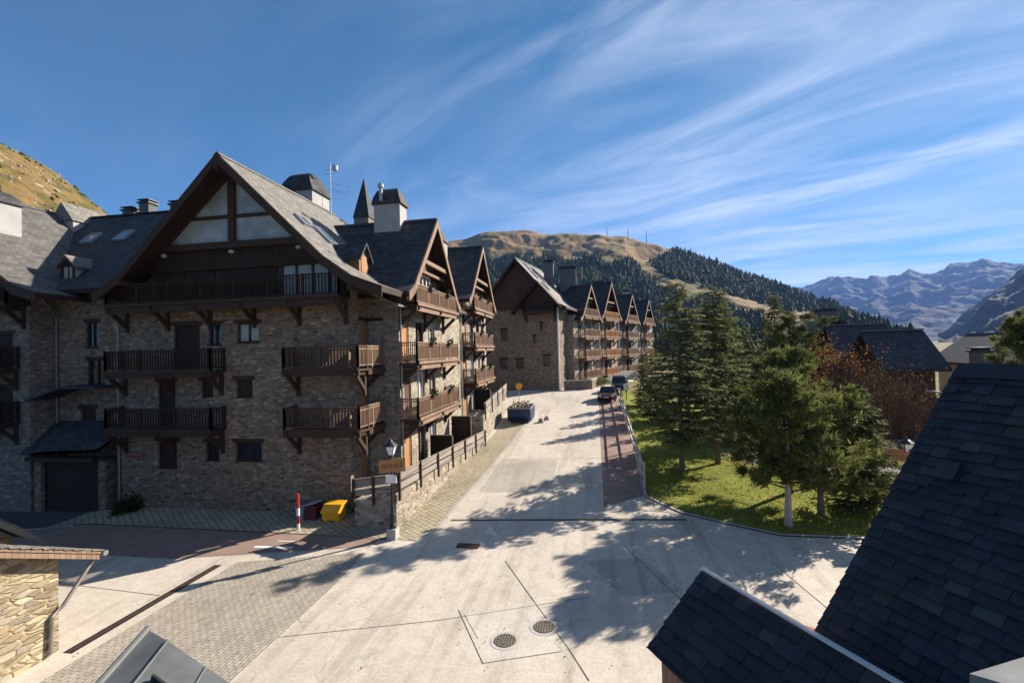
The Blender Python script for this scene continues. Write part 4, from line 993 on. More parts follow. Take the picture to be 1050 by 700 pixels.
    mb = MB(); mb.prism([a+Vector((.1, -.1, -.1)), b+Vector((0, -.15, -.1)), c+Vector((0, 0, -.1))], (0, 0, -5.4)); mb.build('wall', WOOD_D, t)
fg_roofs()
def stone_hut():
    X = -14.0; A = at(104, 563, X=X+.35); B = at(0, 560, X=X+.35); sl = (B.z-A.z)/(B.y-A.y)
    y1 = A.y; y0 = y1-9.0; f = lambda y: A.z+(y-A.y)*sl
    t = thing('stone_hut', 'sunlit buff rubble hut with slate verge and downpipe, bottom left corner', 'hut', (X-2.5, y1-3, 0))
    ye = at(60, 620, X=X).y
    mb = MB(); mb.prism([Vector((X, y0, -.4)), Vector((X, ye, -.4)), Vector((X, ye, f(ye)-.2)), Vector((X, y0, f(y0)-.2))], (-6, 0, 0)); mb.build('wall', STONE_L, t)
    mb = MB(); mb.prism([Vector((X+.35, y0, f(y0)-.05)), Vector((X+.35, y1, f(y1)-.05)), Vector((X+.35, y1, f(y1)-.12)), Vector((X+.35, y0, f(y0)-.12))], (-7, 0, 0)); rf = mb.build('roof', WOOD_G, t)
    u = Vector((-1, 0, 0)); v = Vector((0, y1-y0, f(y1)-f(y0))); Lv = v.length; v.normalize(); n = v.cross(u).normalized()
    if n.z < 0: n = -n
    mb = MB(); slate_field(mb, Vector((X+.38, y0, f(y0)-.03)), u, v, n, 7, Lv, .34, .26, random.Random(9)); mb.build('slates', SLATE_LIT, rf)
    mb = MB(); mb.prism([Vector((X+.353, y0, f(y0)-.13)), Vector((X+.353, y1-.05, f(y1)-.13)), Vector((X+.353, y1-.05, f(y1)-.25)), Vector((X+.353, y0, f(y0)-.25))], (-.04, 0, 0)); mb.build('bargeboard', WOOD_G, rf)
    mb = MB(); mb.tube([Vector((X+.42, y1+.07, f(y1)-.12)), Vector((X-6, y1+.07, f(y1)-.10))], .075, 8); mb.build('gutter', COPPER, t)
    downpipe(t, [(X+.15, y1+.05, f(y1)-.15), (X+.12, y1-.15, f(y1)-.4), (X+.09, ye+.05, f(y1)-1.15), (X+.08, ye-.2, f(y1)-1.3), (X+.08, ye-.25, .1)], .05)
    # a second verge just visible beyond
    Xb = -21; A = at(42, 549, X=Xb); B = at(-30, 519, X=Xb)
    t = thing('slate_roofed_house', 'small sunlit roof verge at the left edge above the stone hut', 'hut', (Xb-2, A.y-3, 0))
    e = (B-A)*2
    mb = MB(); mb.prism([A, A+e, A+e-Vector((0, 0, .10)), A-Vector((0, 0, .10))], (-5, 0, 0)); rf = mb.build('roof', SLATE_LIT, t)
    mb = MB(); mb.prism([A-Vector((0, 0, .10)), A+e-Vector((0, 0, .1)), A+e-Vector((0, 0, .32)), A-Vector((0, 0, .32))], (-.05, 0, 0)); mb.build('bargeboard', COPPER, rf)
    q = A+e*.14
    mb = MB(); mb.prism([Vector((Xb-.5, q.y, -.5)), Vector((Xb-.5, A.y+e.y, -.5)), Vector((Xb-.5, A.y+e.y, A.z+e.z-.3)), Vector((Xb-.5, q.y, q.z-.3))], (-4, 0, 0)); mb.build('wall', STONE_L, t)
stone_hut()
ZINC_D = M_plain('dull_zinc', (.15, .16, .16), .5, .4, .4, .3, 1.4, .15)
def zinc_roof():
    L, Mm, R_ = at(152, 645, Z=3.62), at(172, 657, Z=3.68), at(233, 698, Z=3.36)
    dn = (at(98, 706, Z=3.62)-L); dn = dn*1.5
    t = thing('zinc_roof', 'grey folded zinc porch roof at the bottom edge, left of centre', 'porch', Vector((Mm.x, Mm.y-.6, 0)))
    mb = MB()
    for a, b in ((L, Mm), (Mm, R_+(R_-Mm)*.1)): mb.prism([a, b, b+dn, a+dn], (0, 0, -.05))
    rf = mb.build('roof', ZINC_D, t)
    mb = MB(); mb.tube([L+Vector((0, 0, .02)), L+dn+Vector((0, 0, .02))], .045, 8); mb.tube([Mm+Vector((0, 0, .012)), Mm+dn+Vector((0, 0, .012))], .016, 6)
    for k in (.66,): a = Mm+(R_-Mm)*k; mb.tube([a+Vector((0, 0, .012)), a+dn+Vector((0, 0, .012))], .014, 6)
    mb.build('seam', ZINC_D, rf)
    mb = MB()
    for k in (.16, .52, .86):
        a = Mm+(R_-Mm)*(k)+dn*.36; b = a+(R_-Mm)*.22; mb.beam(a+Vector((0, 0, .05)), b+Vector((0, 0, .05)), .03, .07)
    mb.build('snow_guard', LEAD, rf)
    c = [L+(dn*.05)+(Mm-L)*.5, R_+dn*.05-(R_-Mm)*.15, R_+dn*.97-(R_-Mm)*.15, L+dn*.97+(Mm-L)*.5]
    mb = MB(); mb.prism([Vector((p.x, p.y, 3.3)) for p in c], (0, 0, -3.5)); mb.build('wall', WOOD_G, t)
    mb = MB(); mb.obox(L+Vector((0, 0, -.06)), dn, (Mm-L)*.12, Vector((0, 0, -.22))); mb.build('fascia', WOOD_R, t)
zinc_roof()

# ------------------------------------------------------------------ street furniture
LETTER = M_plain('carved_letters', (.20, .085, .03), .8)
LAMPGLASS = M_plain('frosted_lamp_glass', (.72, .73, .74), .3, .5, 0, .05)
def street_lamp(label, loc, topz, sgn_az, sign, plinth):
    x, y, z0 = loc; t = thing('street_lamp', label, 'street lamp', loc, 0, 'lantern lamps with timber signs')
    H = topz-z0
    if plinth:
        mb = MB(); mb.box(x-.2, x+.2, y-.2, y+.2, z0-.3, z0+.42); mb.build('plinth', CONC_K, t)
    b0 = .42 if plinth else 0
    mb = MB(); mb.lathe((x, y, z0+b0), [(.15, 0), (.15, .12), (.11, .2), (.10, .55), (.075, .62), (.06, .9), (.07, .93), (.055, .97), (.045, H-b0-.75), (.09, H-b0-.70), (.09, H-b0-.66), (.03, H-b0-.6)], 14); mb.build('pole', LEAD, t, smooth=False)
    zl = topz-.60
    mb = MB()
    for i in range(4):
        a0, a1 = math.pi/4+i*math.pi/2, math.pi/4+(i+1)*math.pi/2; lo, hi = .13, .25
        mb.poly([(x+lo*math.cos(a0), y+lo*math.sin(a0), zl), (x+lo*math.cos(a1), y+lo*math.sin(a1), zl), (x+hi*math.cos(a1), y+hi*math.sin(a1), zl+.36), (x+hi*math.cos(a0), y+hi*math.sin(a0), zl+.36)])
    ln = mb.build('lantern', LAMPGLASS, t)
    mb = MB(); mb.lathe((x, y, zl+.36), [(.28, 0), (.27, .03), (.14, .14), (.08, .17), (.06, .21), (.02, .27)], 8)
    for i in range(4):
        a0 = math.pi/4+i*math.pi/2; mb.beam((x+.13*math.cos(a0), y+.13*math.sin(a0), zl), (x+.255*math.cos(a0), y+.255*math.sin(a0), zl+.36), .025, .025)
    mb.build('lantern_cap', LEAD, ln)
    u = Vector((math.sin(sgn_az), math.cos(sgn_az), 0)); nn = Vector((u.y, -u.x, 0))
    for (zc, l0, l1, hh, tip) in sign:
        o = Vector((x, y, z0+zc)); mb = MB()
        pts = [o+u*l0, o+u*l1, o+u*(l1+tip)+Vector((0, 0, hh/2)), o+u*l1+Vector((0, 0, hh)), o+u*l0+Vector((0, 0, hh))]
        mb.prism([p+nn*.06 for p in pts], nn*.05); sb = mb.build('sign_board', WOOD_S, t)
        mb = MB(); r_ = random.Random(int(zc*100)); s = l0+.1
        while s < l1-.12:
            w = r_.uniform(.012, .04); q = o+u*s+nn*.1101+Vector((0, 0, hh*.34)); mb.obox(q, u*w, nn*.004, Vector((0, 0, hh*.32*r_.choice([1, 1, 1.3])))); s += w+r_.choice([.014, .014, .014, .05])
        mb.build('lettering', LETTER, sb)
        mb = MB(); mb.obox(o+u*l0+Vector((0, 0, hh+.002))+nn*.04, u*(l1-l0), nn*.09, Vector((0, 0, .03))); mb.build('sign_cap', WOOD_G, sb)
    return t
L0 = at(403, 552, Z=0)
lt = street_lamp('dark street lamp with stone plinth and orange name board beside the terrace wall corner', (L0.x, L0.y, .02), at(401, 451, Y=L0.y).z, rad(64), [(2.72, -.5, .55, .52, .0)], True)
mb = MB(); mb.box(L0.x-.22, L0.x+.24, L0.y-.10, L0.y-.07, 2.3, 2.62); mb.build('notice_plate', WHITE, lt)
street_lamp('dark street lamp with two brown arrow boards standing on the lawn by the slate roof', (12.85, 22.1, 0), at(924, 447, X=12.85).z, rad(112), [(2.86, -.85, .55, .24, -.12), (2.6, -.55, .45, .22, .1)], False)
# red and white bollard
b = at(306, 543, Z=0.02); t = thing('bollard', 'tall slim bollard banded red and white in front of the stone chalet', 'bollard', b)
for i, (z0, z1, m) in enumerate(((0, .28, 'w'), (.28, .62, 'r'), (.62, .95, 'w'), (.95, 1.55, 'o'))):
    mb = MB(); mb.lathe((b.x, b.y, b.z+z0), [(.065, 0), (.065, z1-z0-.002)] + ([(.03, z1-z0+.02)] if i == 3 else []), 14); mb.build('band', {'w': WHITE, 'r': M_plain('bollard_red', (.35, .015, .04), .45), 'o': M_plain('bollard_orange', (.55, .05, .02), .45)}[m], t)
b = Vector((-11.75, 20.25, .02)); t = thing('grit_box', 'yellow plastic grit box with sloping lid against the stone chalet', 'grit box', b)
YEL = M_plain('yellow_plastic', (.75, .36, .015), .45, .4, 0, .12)
mb = MB(); mb.prism([b+Vector((-.4, -.3, .12)), b+Vector((-.42, -.36, .55)), b+Vector((-.4, .34, .75)), b+Vector((-.4, .34, .12))], (.8, 0, 0)); mb.build('bin', YEL, t)
mb = MB(); mb.prism([b+Vector((-.45, -.40, .52)), b+Vector((-.42, -.12, .80)), b+Vector((-.42, .37, .86)), b+Vector((-.42, .37, .79)), b+Vector((-.42, -.10, .73)), b+Vector((-.45, -.38, .46))], (.87, 0, 0)); mb.build('lid', YEL, t)
for dx in (-.34, .2):
    mb = MB(); mb.box(b.x+dx, b.x+dx+.16, b.y-.28, b.y+.3, 0.02, .13); mb.build('foot', YEL, t)
b = Vector((-13.0, 20.35, .02)); t = thing('crate', 'dark red crate with a pale lid edge behind the bollard', 'crate', b)
mb = MB(); mb.box(b.x-.1, b.x+.42, b.y-.25, b.y+.25, .02, .72); mb.build('body', M_plain('crate_red', (.09, .015, .02), .6), t)
mb = MB(); mb.prism([b+Vector((-.15, -.3, .70)), b+Vector((.46, -.3, .84)), b+Vector((.46, -.3, .88)), b+Vector((-.15, -.3, .74))], (0, .6, 0)); mb.build('lid', M_plain('lid_grey', (.4, .4, .42), .5), t)
b = Vector((-13.42, 20.2, .02)); t = thing('bucket', 'pale blue bucket standing left of the bollard', 'bucket', b)
mb = MB(); mb.lathe(b, [(.17, 0), (.2, .25), (.24, .62), (.26, .64), (.23, .66)], 16); mb.build('pail', M_plain('bucket_blue', (.25, .30, .38), .5), t)
mb = MB(); mb.tube([b+Vector((.25*math.cos(a), .05*math.sin(a)-.1, .62+.12*math.sin(a))) for a in np.linspace(0, math.pi, 8)], .012, 5); mb.build('handle', ZINC, t)
# skip with rubble
YELP = M_plain('faded_yellow', (.42, .33, .12), .7, .2, 0, .3)
def skip():
    x0, y0 = -7.05, 40.0; z = gz(-6, 41)+.03
    t = thing('skip', 'blue steel rubble skip parked by the upper terrace wall', 'skip', (x0+.9, y0+1.6, z))
    BL = M_plain('skip_blue', (.015, .032, .10), .5, .4, 0, .35, 5)
    prof = [(.22, .5), (.5, .12), (2.9, .12), (3.5, .75), (3.5, 1.25), (0, 1.25)]
    mb = MB(); pts = [Vector((x0, y0+a, z+h)) for a, h in prof]
    for s in (0, 1.9): mb.prism([p+Vector((s, 0, 0)) for p in pts], (-.05 if s == 0 else .05, 0, 0))
    for (a, b_) in zip(pts[:4], pts[1:5]): mb.poly([a, a+Vector((1.9, 0, 0)), b_+Vector((1.9, 0, 0)), b_])
    mb.poly([pts[0], pts[5], pts[5]+Vector((1.9, 0, 0)), pts[0]+Vector((1.9, 0, 0))]); mb.build('body', BL, t)
    mb = MB()
    for s in (-.06, 1.9): mb.box(x0+s, x0+s+.06, y0-.02, y0+3.52, z+1.2, z+1.3)
    mb.box(x0, x0+1.9, y0-.06, y0, z+1.2, z+1.3)
    for k in range(4): mb.box(x0+1.951, x0+1.99, y0+.5+k*.7, y0+.6+k*.7, z+.3, z+1.2)
    mb.build('rim', M_plain('skip_rim', (.22, .23, .26), .5), t)
    mb = MB(); mb.box(x0+.2, x0+1.7, y0+.3, y0+3, z, z+.13); mb.build('runner', LEAD, t)
    r = random.Random(5); mb = MB()
    for k in range(60):
        p = Vector((x0+r.uniform(.15, 1.75), y0+r.uniform(.15, 3.3), z+1.15+r.uniform(-.05, .3))); s = r.uniform(.06, .2)
        mb.obox(p, Vector((s, r.uniform(-s, s)*.4, 0)), Vector((r.uniform(-s, s)*.3, s, r.uniform(-s, s)*.4)), Vector((0, .02, s*.7)))
    tag(mb.build('rubble', M_plain('rubble_mix', (.24, .20, .165), .9, .2, 0, .5, 4)), 'heap of broken masonry lying in the blue skip', 'rubble', kind=None)
    for k in range(4):
        mb = MB(); a = Vector((x0+r.uniform(.1, 1.6), y0+.2, z+1.3)); mb.beam(a, a+Vector((r.uniform(-.5, .5), r.uniform(.8, 1.8), r.uniform(.25, .6))), .12, .05)
        tag(mb.build('plank', YELP if k < 2 else WOOD_G), ('yellow' if k < 2 else 'grey')+' plank sticking out of the blue rubble skip', 'plank', 'planks in the skip')
    for k, (dx, dy) in enumerate(((2.5, .5), (2.9, 1.6))):
        mb = MB(); p = Vector((x0+dx, y0+dy, z)); mb.prism([p, p+Vector((.5, .05, 0)), p+Vector((.35, .1, .35)), p+Vector((.1, .05, .3))], (0, .4, 0))
        tag(mb.build('stone_block', STONE_T), ('nearer' if k == 0 else 'farther')+' stone block on the road beside the blue skip', 'stone')
    # yellow warning disc on a post
    p = at(532, 402, Y=46); t = thing('warning_sign', 'yellow round warning disc on a short post above the skip', 'sign', (p.x, p.y, gz(p.x, p.y)))
    q = at(532, 396, Y=46); mb = MB(); mb.tube([q+Vector((0, -.02, 0)), q+Vector((0, .03, 0))], .32, 18); mb.build('disc', YEL, t)
    mb = MB(); mb.tube([(q.x, q.y+.04, gz(q.x, q.y)), (q.x, q.y+.04, q.z+.2)], .03, 8); mb.build('post', ZINC, t)
skip()
# rail fence between lawn and pavement
t = thing('rail_fence', 'pale two-rail timber fence along the lawn edge by the red pavement', 'fence', (2.55, 25, gz(2.5, 25)))
PALE = M_wood('pale_rail', (.42, .38, .31), (.62, .57, .48), .3, gap=False)
fy = np.linspace(25.2, 50.5, 12); fp = [Vector((2.52+.03*(y-25)*.45, y, gz(2.5, y))) for y in fy]
for h in (.62, 1.22):
    for a, b in zip(fp[:-1], fp[1:]):
        mb = MB(); mb.tube([a+Vector((0, -.08, h)), b+Vector((0, .08, h))], .055, 7); mb.build('rail', PALE, t)
for a in fp:
    mb = MB(); mb.tube([a+Vector((.06, 0, -.3)), a+Vector((.06, 0, 1.36))], .065, 8); mb.build('post', PALE, t)
# parked vehicles
def car(label, loc, rz, paint, tall, name='parked_car', cat='car', plate=True):
    t = thing(name, label, cat, loc, rz); T = T_of(loc, rz); V = lambda *p: T@Vector(p)
    L, Wc = (4.1, 1.74) if not tall else (4.5, 1.86); hb, hr = (.88, 1.44) if not tall else (1.08, 1.78)
    # side outline (y forward is -y), lower body loft in stations of (y, half width, z low, z high)
    st = [(-L/2, .62, .42, .62), (-L/2+.12, .78, .28, hb-.16), (-L/2+.9, .87, .25, hb-.04), (-.6, .87, .24, hb), (1.0, .87, .24, hb+.03), (L/2-.4, .86, .28, hb+.04), (L/2-.05, .78, .34, hb-.05), (L/2, .66, .42, hb-.2)]
    mb = MB()
    def ring(y, w, a, b): return [V(-w*.9, y, a), V(-w, y, a+(b-a)*.35), V(-w*.98, y, a+(b-a)*.75), V(-w*.86, y, b), V(w*.86, y, b), V(w*.98, y, a+(b-a)*.75), V(w, y, a+(b-a)*.35), V(w*.9, y, a)]
    rs = [ring(*s) for s in st]
    for A, B in zip(rs[:-1], rs[1:]):
        for i in range(8): mb.poly([A[i], A[(i+1) % 8], B[(i+1) % 8], B[i]][::-1])
    mb.poly(rs[0]); mb.poly(rs[-1][::-1])
    # roof and pillars
    g = [(-.75, .78, hb-.02), (-.1, .64, hr-.04), (.4, .64, hr), (1.35, .63, hr-.06), (1.85, .76, hb+.02)]
    mb.poly([V(-g[1][1], g[1][0], g[1][2]), V(g[1][1], g[1][0], g[1][2]), V(g[2][1], g[2][0], g[2][2]), V(-g[2][1], g[2][0], g[2][2])])
    mb.poly([V(-g[2][1], g[2][0], g[2][2]), V(g[2][1], g[2][0], g[2][2]), V(g[3][1], g[3][0], g[3][2]), V(-g[3][1], g[3][0], g[3][2])])
    for s in (-1, 1):
        for a, b in zip(g[:-1], g[1:]): mb.beam(V(s*a[1], a[0], a[2]), V(s*b[1], b[0], b[2]), .07, .06)
        mb.beam(V(s*.78, .35, hb), V(s*.64, .4, hr-.03), .08, .06)
    mb.build('body', paint, t)
    mb = MB()
    mb.poly([V(-.76, -.73, hb), V(.76, -.73, hb), V(.63, -.1, hr-.05), V(-.63, -.1, hr-.05)]); mb.poly([V(.74, 1.83, hb+.03), V(-.74, 1.83, hb+.03), V(-.61, 1.35, hr-.08), V(.61, 1.35, hr-.08)])
    for s in (-1, 1): mb.poly([V(s*a[1]*.99, a[0], a[2]-.01) for a in g])
    mb.build('window', GLASS, t)
    for y in (-L/2+.8, L/2-.8):
        for s in (-1, 1):
            r = .33 if not tall else .38; c = V(s*.74, y, r); ax = T.to_3x3()@Vector((s, 0, 0))
            mb = MB(); mb.tube([c, c+ax*.17], r, 18); w = mb.build('wheel', M_plain('tyre', (.018, .018, .018), .9), t)
            mb = MB(); mb.tube([c+ax*.171, c+ax*.178], r*.62, 14); mb.build('rim', ZINC, w)
    for s in (-1, 1):
        mb = MB(); mb.obox(V(s*.62-.14, -L/2-.004, hb-.33), T.to_3x3()@Vector((.28, 0, 0)), T.to_3x3()@Vector((0, .14, 0)), Vector((0, 0, .15))); mb.build('headlight', LAMPGLASS, t)
        mb = MB(); mb.obox(V(s*.92-.07, -.55, hb+.02), T.to_3x3()@Vector((.14, 0, 0)), T.to_3x3()@Vector((0, .1, 0)), Vector((0, 0, .12))); mb.build('mirror', paint, t)
    mb = MB(); mb.obox(V(-.5, -L/2-.01, .45), T.to_3x3()@Vector((1.0, 0, 0)), T.to_3x3()@Vector((0, .1, 0)), Vector((0, 0, .14))); mb.build('grille', LEAD, t)
    if plate:
        mb = MB(); mb.obox(V(-.26, -L/2-.03, .47), T.to_3x3()@Vector((.52, 0, 0)), T.to_3x3()@Vector((0, .02, 0)), Vector((0, 0, .11))); mb.build('number_plate', WHITE, t)
car('low dark maroon car parked at the top of the street, nearest of two', (1.75, 51.5, gz(1.5, 51.5)+.02), rad(-6), M_plain('maroon_paint', (.05, .018, .018), .25, .5, .1, .05), False)
car('tall black off-roader parked behind the maroon car', (3.3, 57.5, gz(2.5, 57.5)+.05), rad(-4), M_plain('black_paint', (.012, .012, .014), .25, .5, .1, .05), True)
# mail box or notice board by the vehicles
t = thing('notice_board', 'small white notice board at the far end of the rail fence', 'notice board', (3.75, 52.2, gz(3.7, 52)))
mb = MB(); mb.box(3.5, 4.05, 52.2, 52.25, gz(3.7, 52)+1.05, gz(3.7, 52)+1.75); mb.build('board', WHITE, t)
mb = MB(); mb.box(3.74, 3.81, 52.251, 52.32, gz(3.7, 52)-.2, gz(3.7, 52)+1.8); mb.build('post', LEAD, t)

# ------------------------------------------------------------------ houses on the right, below the lawn
def simple_house(label, loc, rz, Wd, D, eave, ridge, axis, wallm, roofm, name='chalet'):
    t = thing(name, label, 'house', loc, rz); T = T_of(loc, rz); R3 = T.to_3x3()
    F = Fr(T@Vector((0, 0, 0)), R3@Vector((1, 0, 0)), R3@Vector((0, -1, 0)))
    if axis == 'y':
        mb = MB(); mb.prism([T@Vector(p) for p in [(0, 0, -1), (Wd, 0, -1), (Wd, 0, eave), (Wd/2, 0, ridge-.25), (0, 0, eave)]], R3@Vector((0, D, 0))); mb.build('wall', wallm, t)
        rf = roof(t, [(-.8, eave-.5), (Wd/2, ridge), (Wd+.8, eave-.5)], -.9, D+.6, T, [roofm, WOOD_D])
    else:
        T2 = T @ Matrix(((0, 1, 0, 0), (1, 0, 0, 0), (0, 0, 1, 0), (0, 0, 0, 1)))
        mb = MB(); mb.prism([T2@Vector(p) for p in [(0, 0, -1), (D, 0, -1), (D, 0, eave), (D/2, 0, ridge-.25), (0, 0, eave)]], R3@Vector((Wd, 0, 0))); mb.build('wall', wallm, t)
        mb = MB(); y0, y1 = -.6, Wd+.6; pr = [(-.8, eave-.5), (D/2, ridge), (D+.8, eave-.5)]
        for (a, b), (c, d) in zip(pr[:-1], pr[1:]): mb.prism([T2@Vector((a, y0, b)), T2@Vector((c, y0, d)), T2@Vector((c, y0, d-.25)), T2@Vector((a, y0, b-.25))], R3@Vector((y1-y0, 0, 0)))
        rf = mb.build('roof', roofm, t)
        mb = MB(); mb.beam(T2@Vector((D/2, y0, ridge+.03)), T2@Vector((D/2, y1, ridge+.03)), .3, .1); mb.build('ridge_cap', SLATE_LIT, rf)
    return t, T, F, rf
t, T, F, rf = simple_house('chalet with small pale-edged gable and dark chimney behind the orange-leaved tree', (26.3, 64, -1), rad(-8), 7.0, 11, 8.3, 11.6, 'y', WOOD_R, SLATE)
P = at(846, 322, Y=68); chimney(t, P.x-1.1, P.x+1.0, 67, 68.6, 6, P.z+.3, 'slab', LEAD, RENDER_G)
window(Fr(F.p(0, 0, .22), F.u, F.n), 2.4, 4.4, 5.6, 7.2, t)
t, T, F, rf = simple_house('chalet with dark blue-black slate slope between the brown tree and the hillside', (27.6, 58, -1), rad(-6), 5, 6, 7.4, 10.6, 'x', WOOD_D, SLATE)
window(Fr(F.p(0, 0, .22), F.u, F.n), 1.5, 3.1, 4.6, 6.0, t)
t, T, F, rf = simple_house('brown timber-walled chalet with big dark slate roof behind the arrow-board lamp', (21.5, 38.9, -1), rad(-5), 3.0, 5.0, 7.1, 9.4, 'x', WOOD_R, SLATE)
for s in (.3, 1.7): window(Fr(F.p(0, 0, .22), F.u, F.n), s, s+1.0, 4.2, 5.6, t)
mb = MB(); mb.beam(F.p(2.2, 5.0, .3), F.p(6.2, 4.3, .9), .35, .12); mb.build('porch_eave', ZINC, t)
mb = MB(); F.box(mb, 5.4, 5.6, -.5, 4.4, .4, .6); mb.build('porch_post', WOOD_B, t)
t = thing('timber_stair', 'open brown timber stair with handrails beside the brown chalet', 'stair', (25.4, 36.5, 0))
for k in range(7):
    mb = MB(); mb.box(24.9, 26.2, 36.2+k*.3, 36.5+k*.3, .2+k*.2, .26+k*.2); mb.build('tread', WOOD_B, t)
for x in (24.9, 26.15):
    mb = MB(); mb.beam((x, 36.1, .1), (x, 38.4, 1.6), .07, .25); mb.beam((x, 36.1, 1.1), (x, 38.4, 2.5), .07, .09); mb.beam((x, 36.15, 0), (x, 36.15, 1.2), .08, .08); mb.build('handrail', WOOD_B, t)
t, T, F, rf = simple_house('far cream-walled chalet gable right of the big dark slate roof', (39.2, 56, -1), rad(-14), 6, 9, 6.6, 9.2, 'y', M_plain('cream_render', (.50, .42, .32), .9), SLATE)
window(Fr(F.p(0, 0, .22), F.u, F.n), 1.2, 2.2, 5.2, 6.8, t); window(Fr(F.p(0, 0, .22), F.u, F.n), 3.6, 4.6, 5.2, 6.8, t)
t, T, F, rf = simple_house('low dark roof and square chimney peeping over the foreground slate ridge', (33.5, 37, -1), rad(-20), 10, 8, 5.2, 7.9, 'x', WOOD_D, SLATE)
P = at(1006, 362, Y=40); chimney(t, P.x-.45, P.x+.45, 39.6, 40.5, 5, P.z+.1, 'slab', LEAD, RENDER_G)

# ------------------------------------------------------------------ vegetation
def np_mesh(name, verts, nper, mat, parent=None, loc=None):
    n = len(verts)//nper; me = bpy.data.meshes.new(name); me.vertices.add(len(verts)); me.vertices.foreach_set('co', verts.astype(np.float32).ravel())
    me.loops.add(n*nper); me.loops.foreach_set('vertex_index', np.arange(n*nper, dtype=np.int32)); me.polygons.add(n)
    me.polygons.foreach_set('loop_start', np.arange(0, n*nper, nper, dtype=np.int32)); me.update(calc_edges=True); me.materials.append(mat)
    o = bpy.data.objects.new(name, me); C.objects.link(o); INV[o.name] = Matrix.Identity(4)
    if parent is not None: o.parent = parent
    return o
def blades(c, d, w, rng, flat=None):
    """diamond-shaped sprays: base c, direction*length d, width w"""
    n = len(c); r = rng.normal(size=(n, 3)) if flat is None else flat
    s = np.cross(d, r); s /= np.linalg.norm(s, axis=1, keepdims=True)+1e-9; s *= w[:, None]
    return np.stack([c, c+d*.5+s, c+d, c+d*.5-s], axis=1).reshape(-1, 3)
def trunk_mesh(h, r0, rng, bend=.15, top=.95):
    mb = MB(); z = np.linspace(0, h*top, 8); bx_, by_ = rng.uniform(-bend, bend, 2)
    path = [Vector((bx_*math.sin(q/h*2.5), by_*math.sin(q/h*3), q)) for q in z]; path[0].z = -.25
    mb.tube(path, [r0*(1.25 if i == 0 else 1)*(1-.9*q/h/top) + .012 for i, q in enumerate(z)], 9)
    return mb, path
BARK_D = M_plain('bark_dark', (.06, .045, .032), .95, .15, 0, .4, 7, .6); BARK = M_plain('bark_grey', (.16, .13, .10), .95, .15, 0, .5, 7, .6); BARK_P = M_plain('bark_pale', (.42, .36, .29), .95, .15, 0, .35, 7, .6); BARK_B = M_plain('bark_brown', (.17, .10, .065), .95, .15, 0, .4, 7, .6)
SPRUCE = M_leaf('needles_spruce', (.07, .085, .03), (.25, .255, .10), .4); SPRUCE_L = M_leaf('needles_grey_green', (.085, .10, .04), (.27, .275, .125), .4); SPRUCE_Y = M_leaf('needles_light', (.06, .075, .022), (.17, .18, .06), .3)
PINE = M_leaf('needles_pine', (.042, .06, .02), (.23, .24, .075), .4)
TANL = M_leaf('leaves_tan', (.11, .06, .03), (.22, .13, .07), .3); RUSTL = M_leaf('leaves_rust', (.20, .07, .02), (.42, .20, .07), .35)
def spruce_mesh(seed, h, r, z0, parent, mat, dens=1.0, droop=.25, tap=.66):
    rng = np.random.default_rng(seed); rnd = random.Random(seed); V_ = []
    lv = int(h*5.2*dens); limb = MB()
    for k in range(lv):
        f = (k+rng.uniform(0, 1))/lv; z = z0+(h-z0)*f; full = r*((1-f)**tap)*(1.0 if f > .2 else .6+2*f)
        for b in range(rng.integers(4, 8)):
            a = rng.uniform(0, 2*math.pi); L = full*rng.uniform(.55, 1.12)+.12
            if rng.random() < .10: L *= 1.25
            m = max(6, int(L*19)); s = np.sort(rng.uniform(.12, 1, m))
            dx, dy = math.cos(a), math.sin(a); dr = droop*rng.uniform(.4, 1.4)*(1-f*.9)
            px_ = np.stack([dx*s*L, dy*s*L, z+L*(.12*s-dr*s*s)+.0*s], 1)
            side = rng.choice([-1, 1], m)*rng.uniform(.35, 1.0, m)
            d = np.stack([dx*(.55)-dy*side, dy*(.55)+dx*side, -.25+rng.uniform(-.25, .15, m)], 1); d /= np.linalg.norm(d, axis=1, keepdims=True)
            ln = (.24+.30*(1-s)*min(1, L))*rng.uniform(.7, 1.3, m)
            V_.append(blades(px_, d*ln[:, None], rng.uniform(.03, .066, m), rng, np.tile([0, 0, 1.], (m, 1))+rng.normal(0, .5, (m, 3))))
            if b < 3 and L > .6: limb.tube([Vector((0, 0, z)), Vector((dx*L*.75, dy*L*.75, z+L*(.09-dr*.55)))], [.03, .008], 4, False)
    tm, path = trunk_mesh(h, .03+h*.010, rng, .1)
    to = tm.build('trunk', BARK, parent, world=False); limb.build('limb', BARK_D, to, world=False)
    np_mesh('crown', np.concatenate(V_), 4, mat, parent)
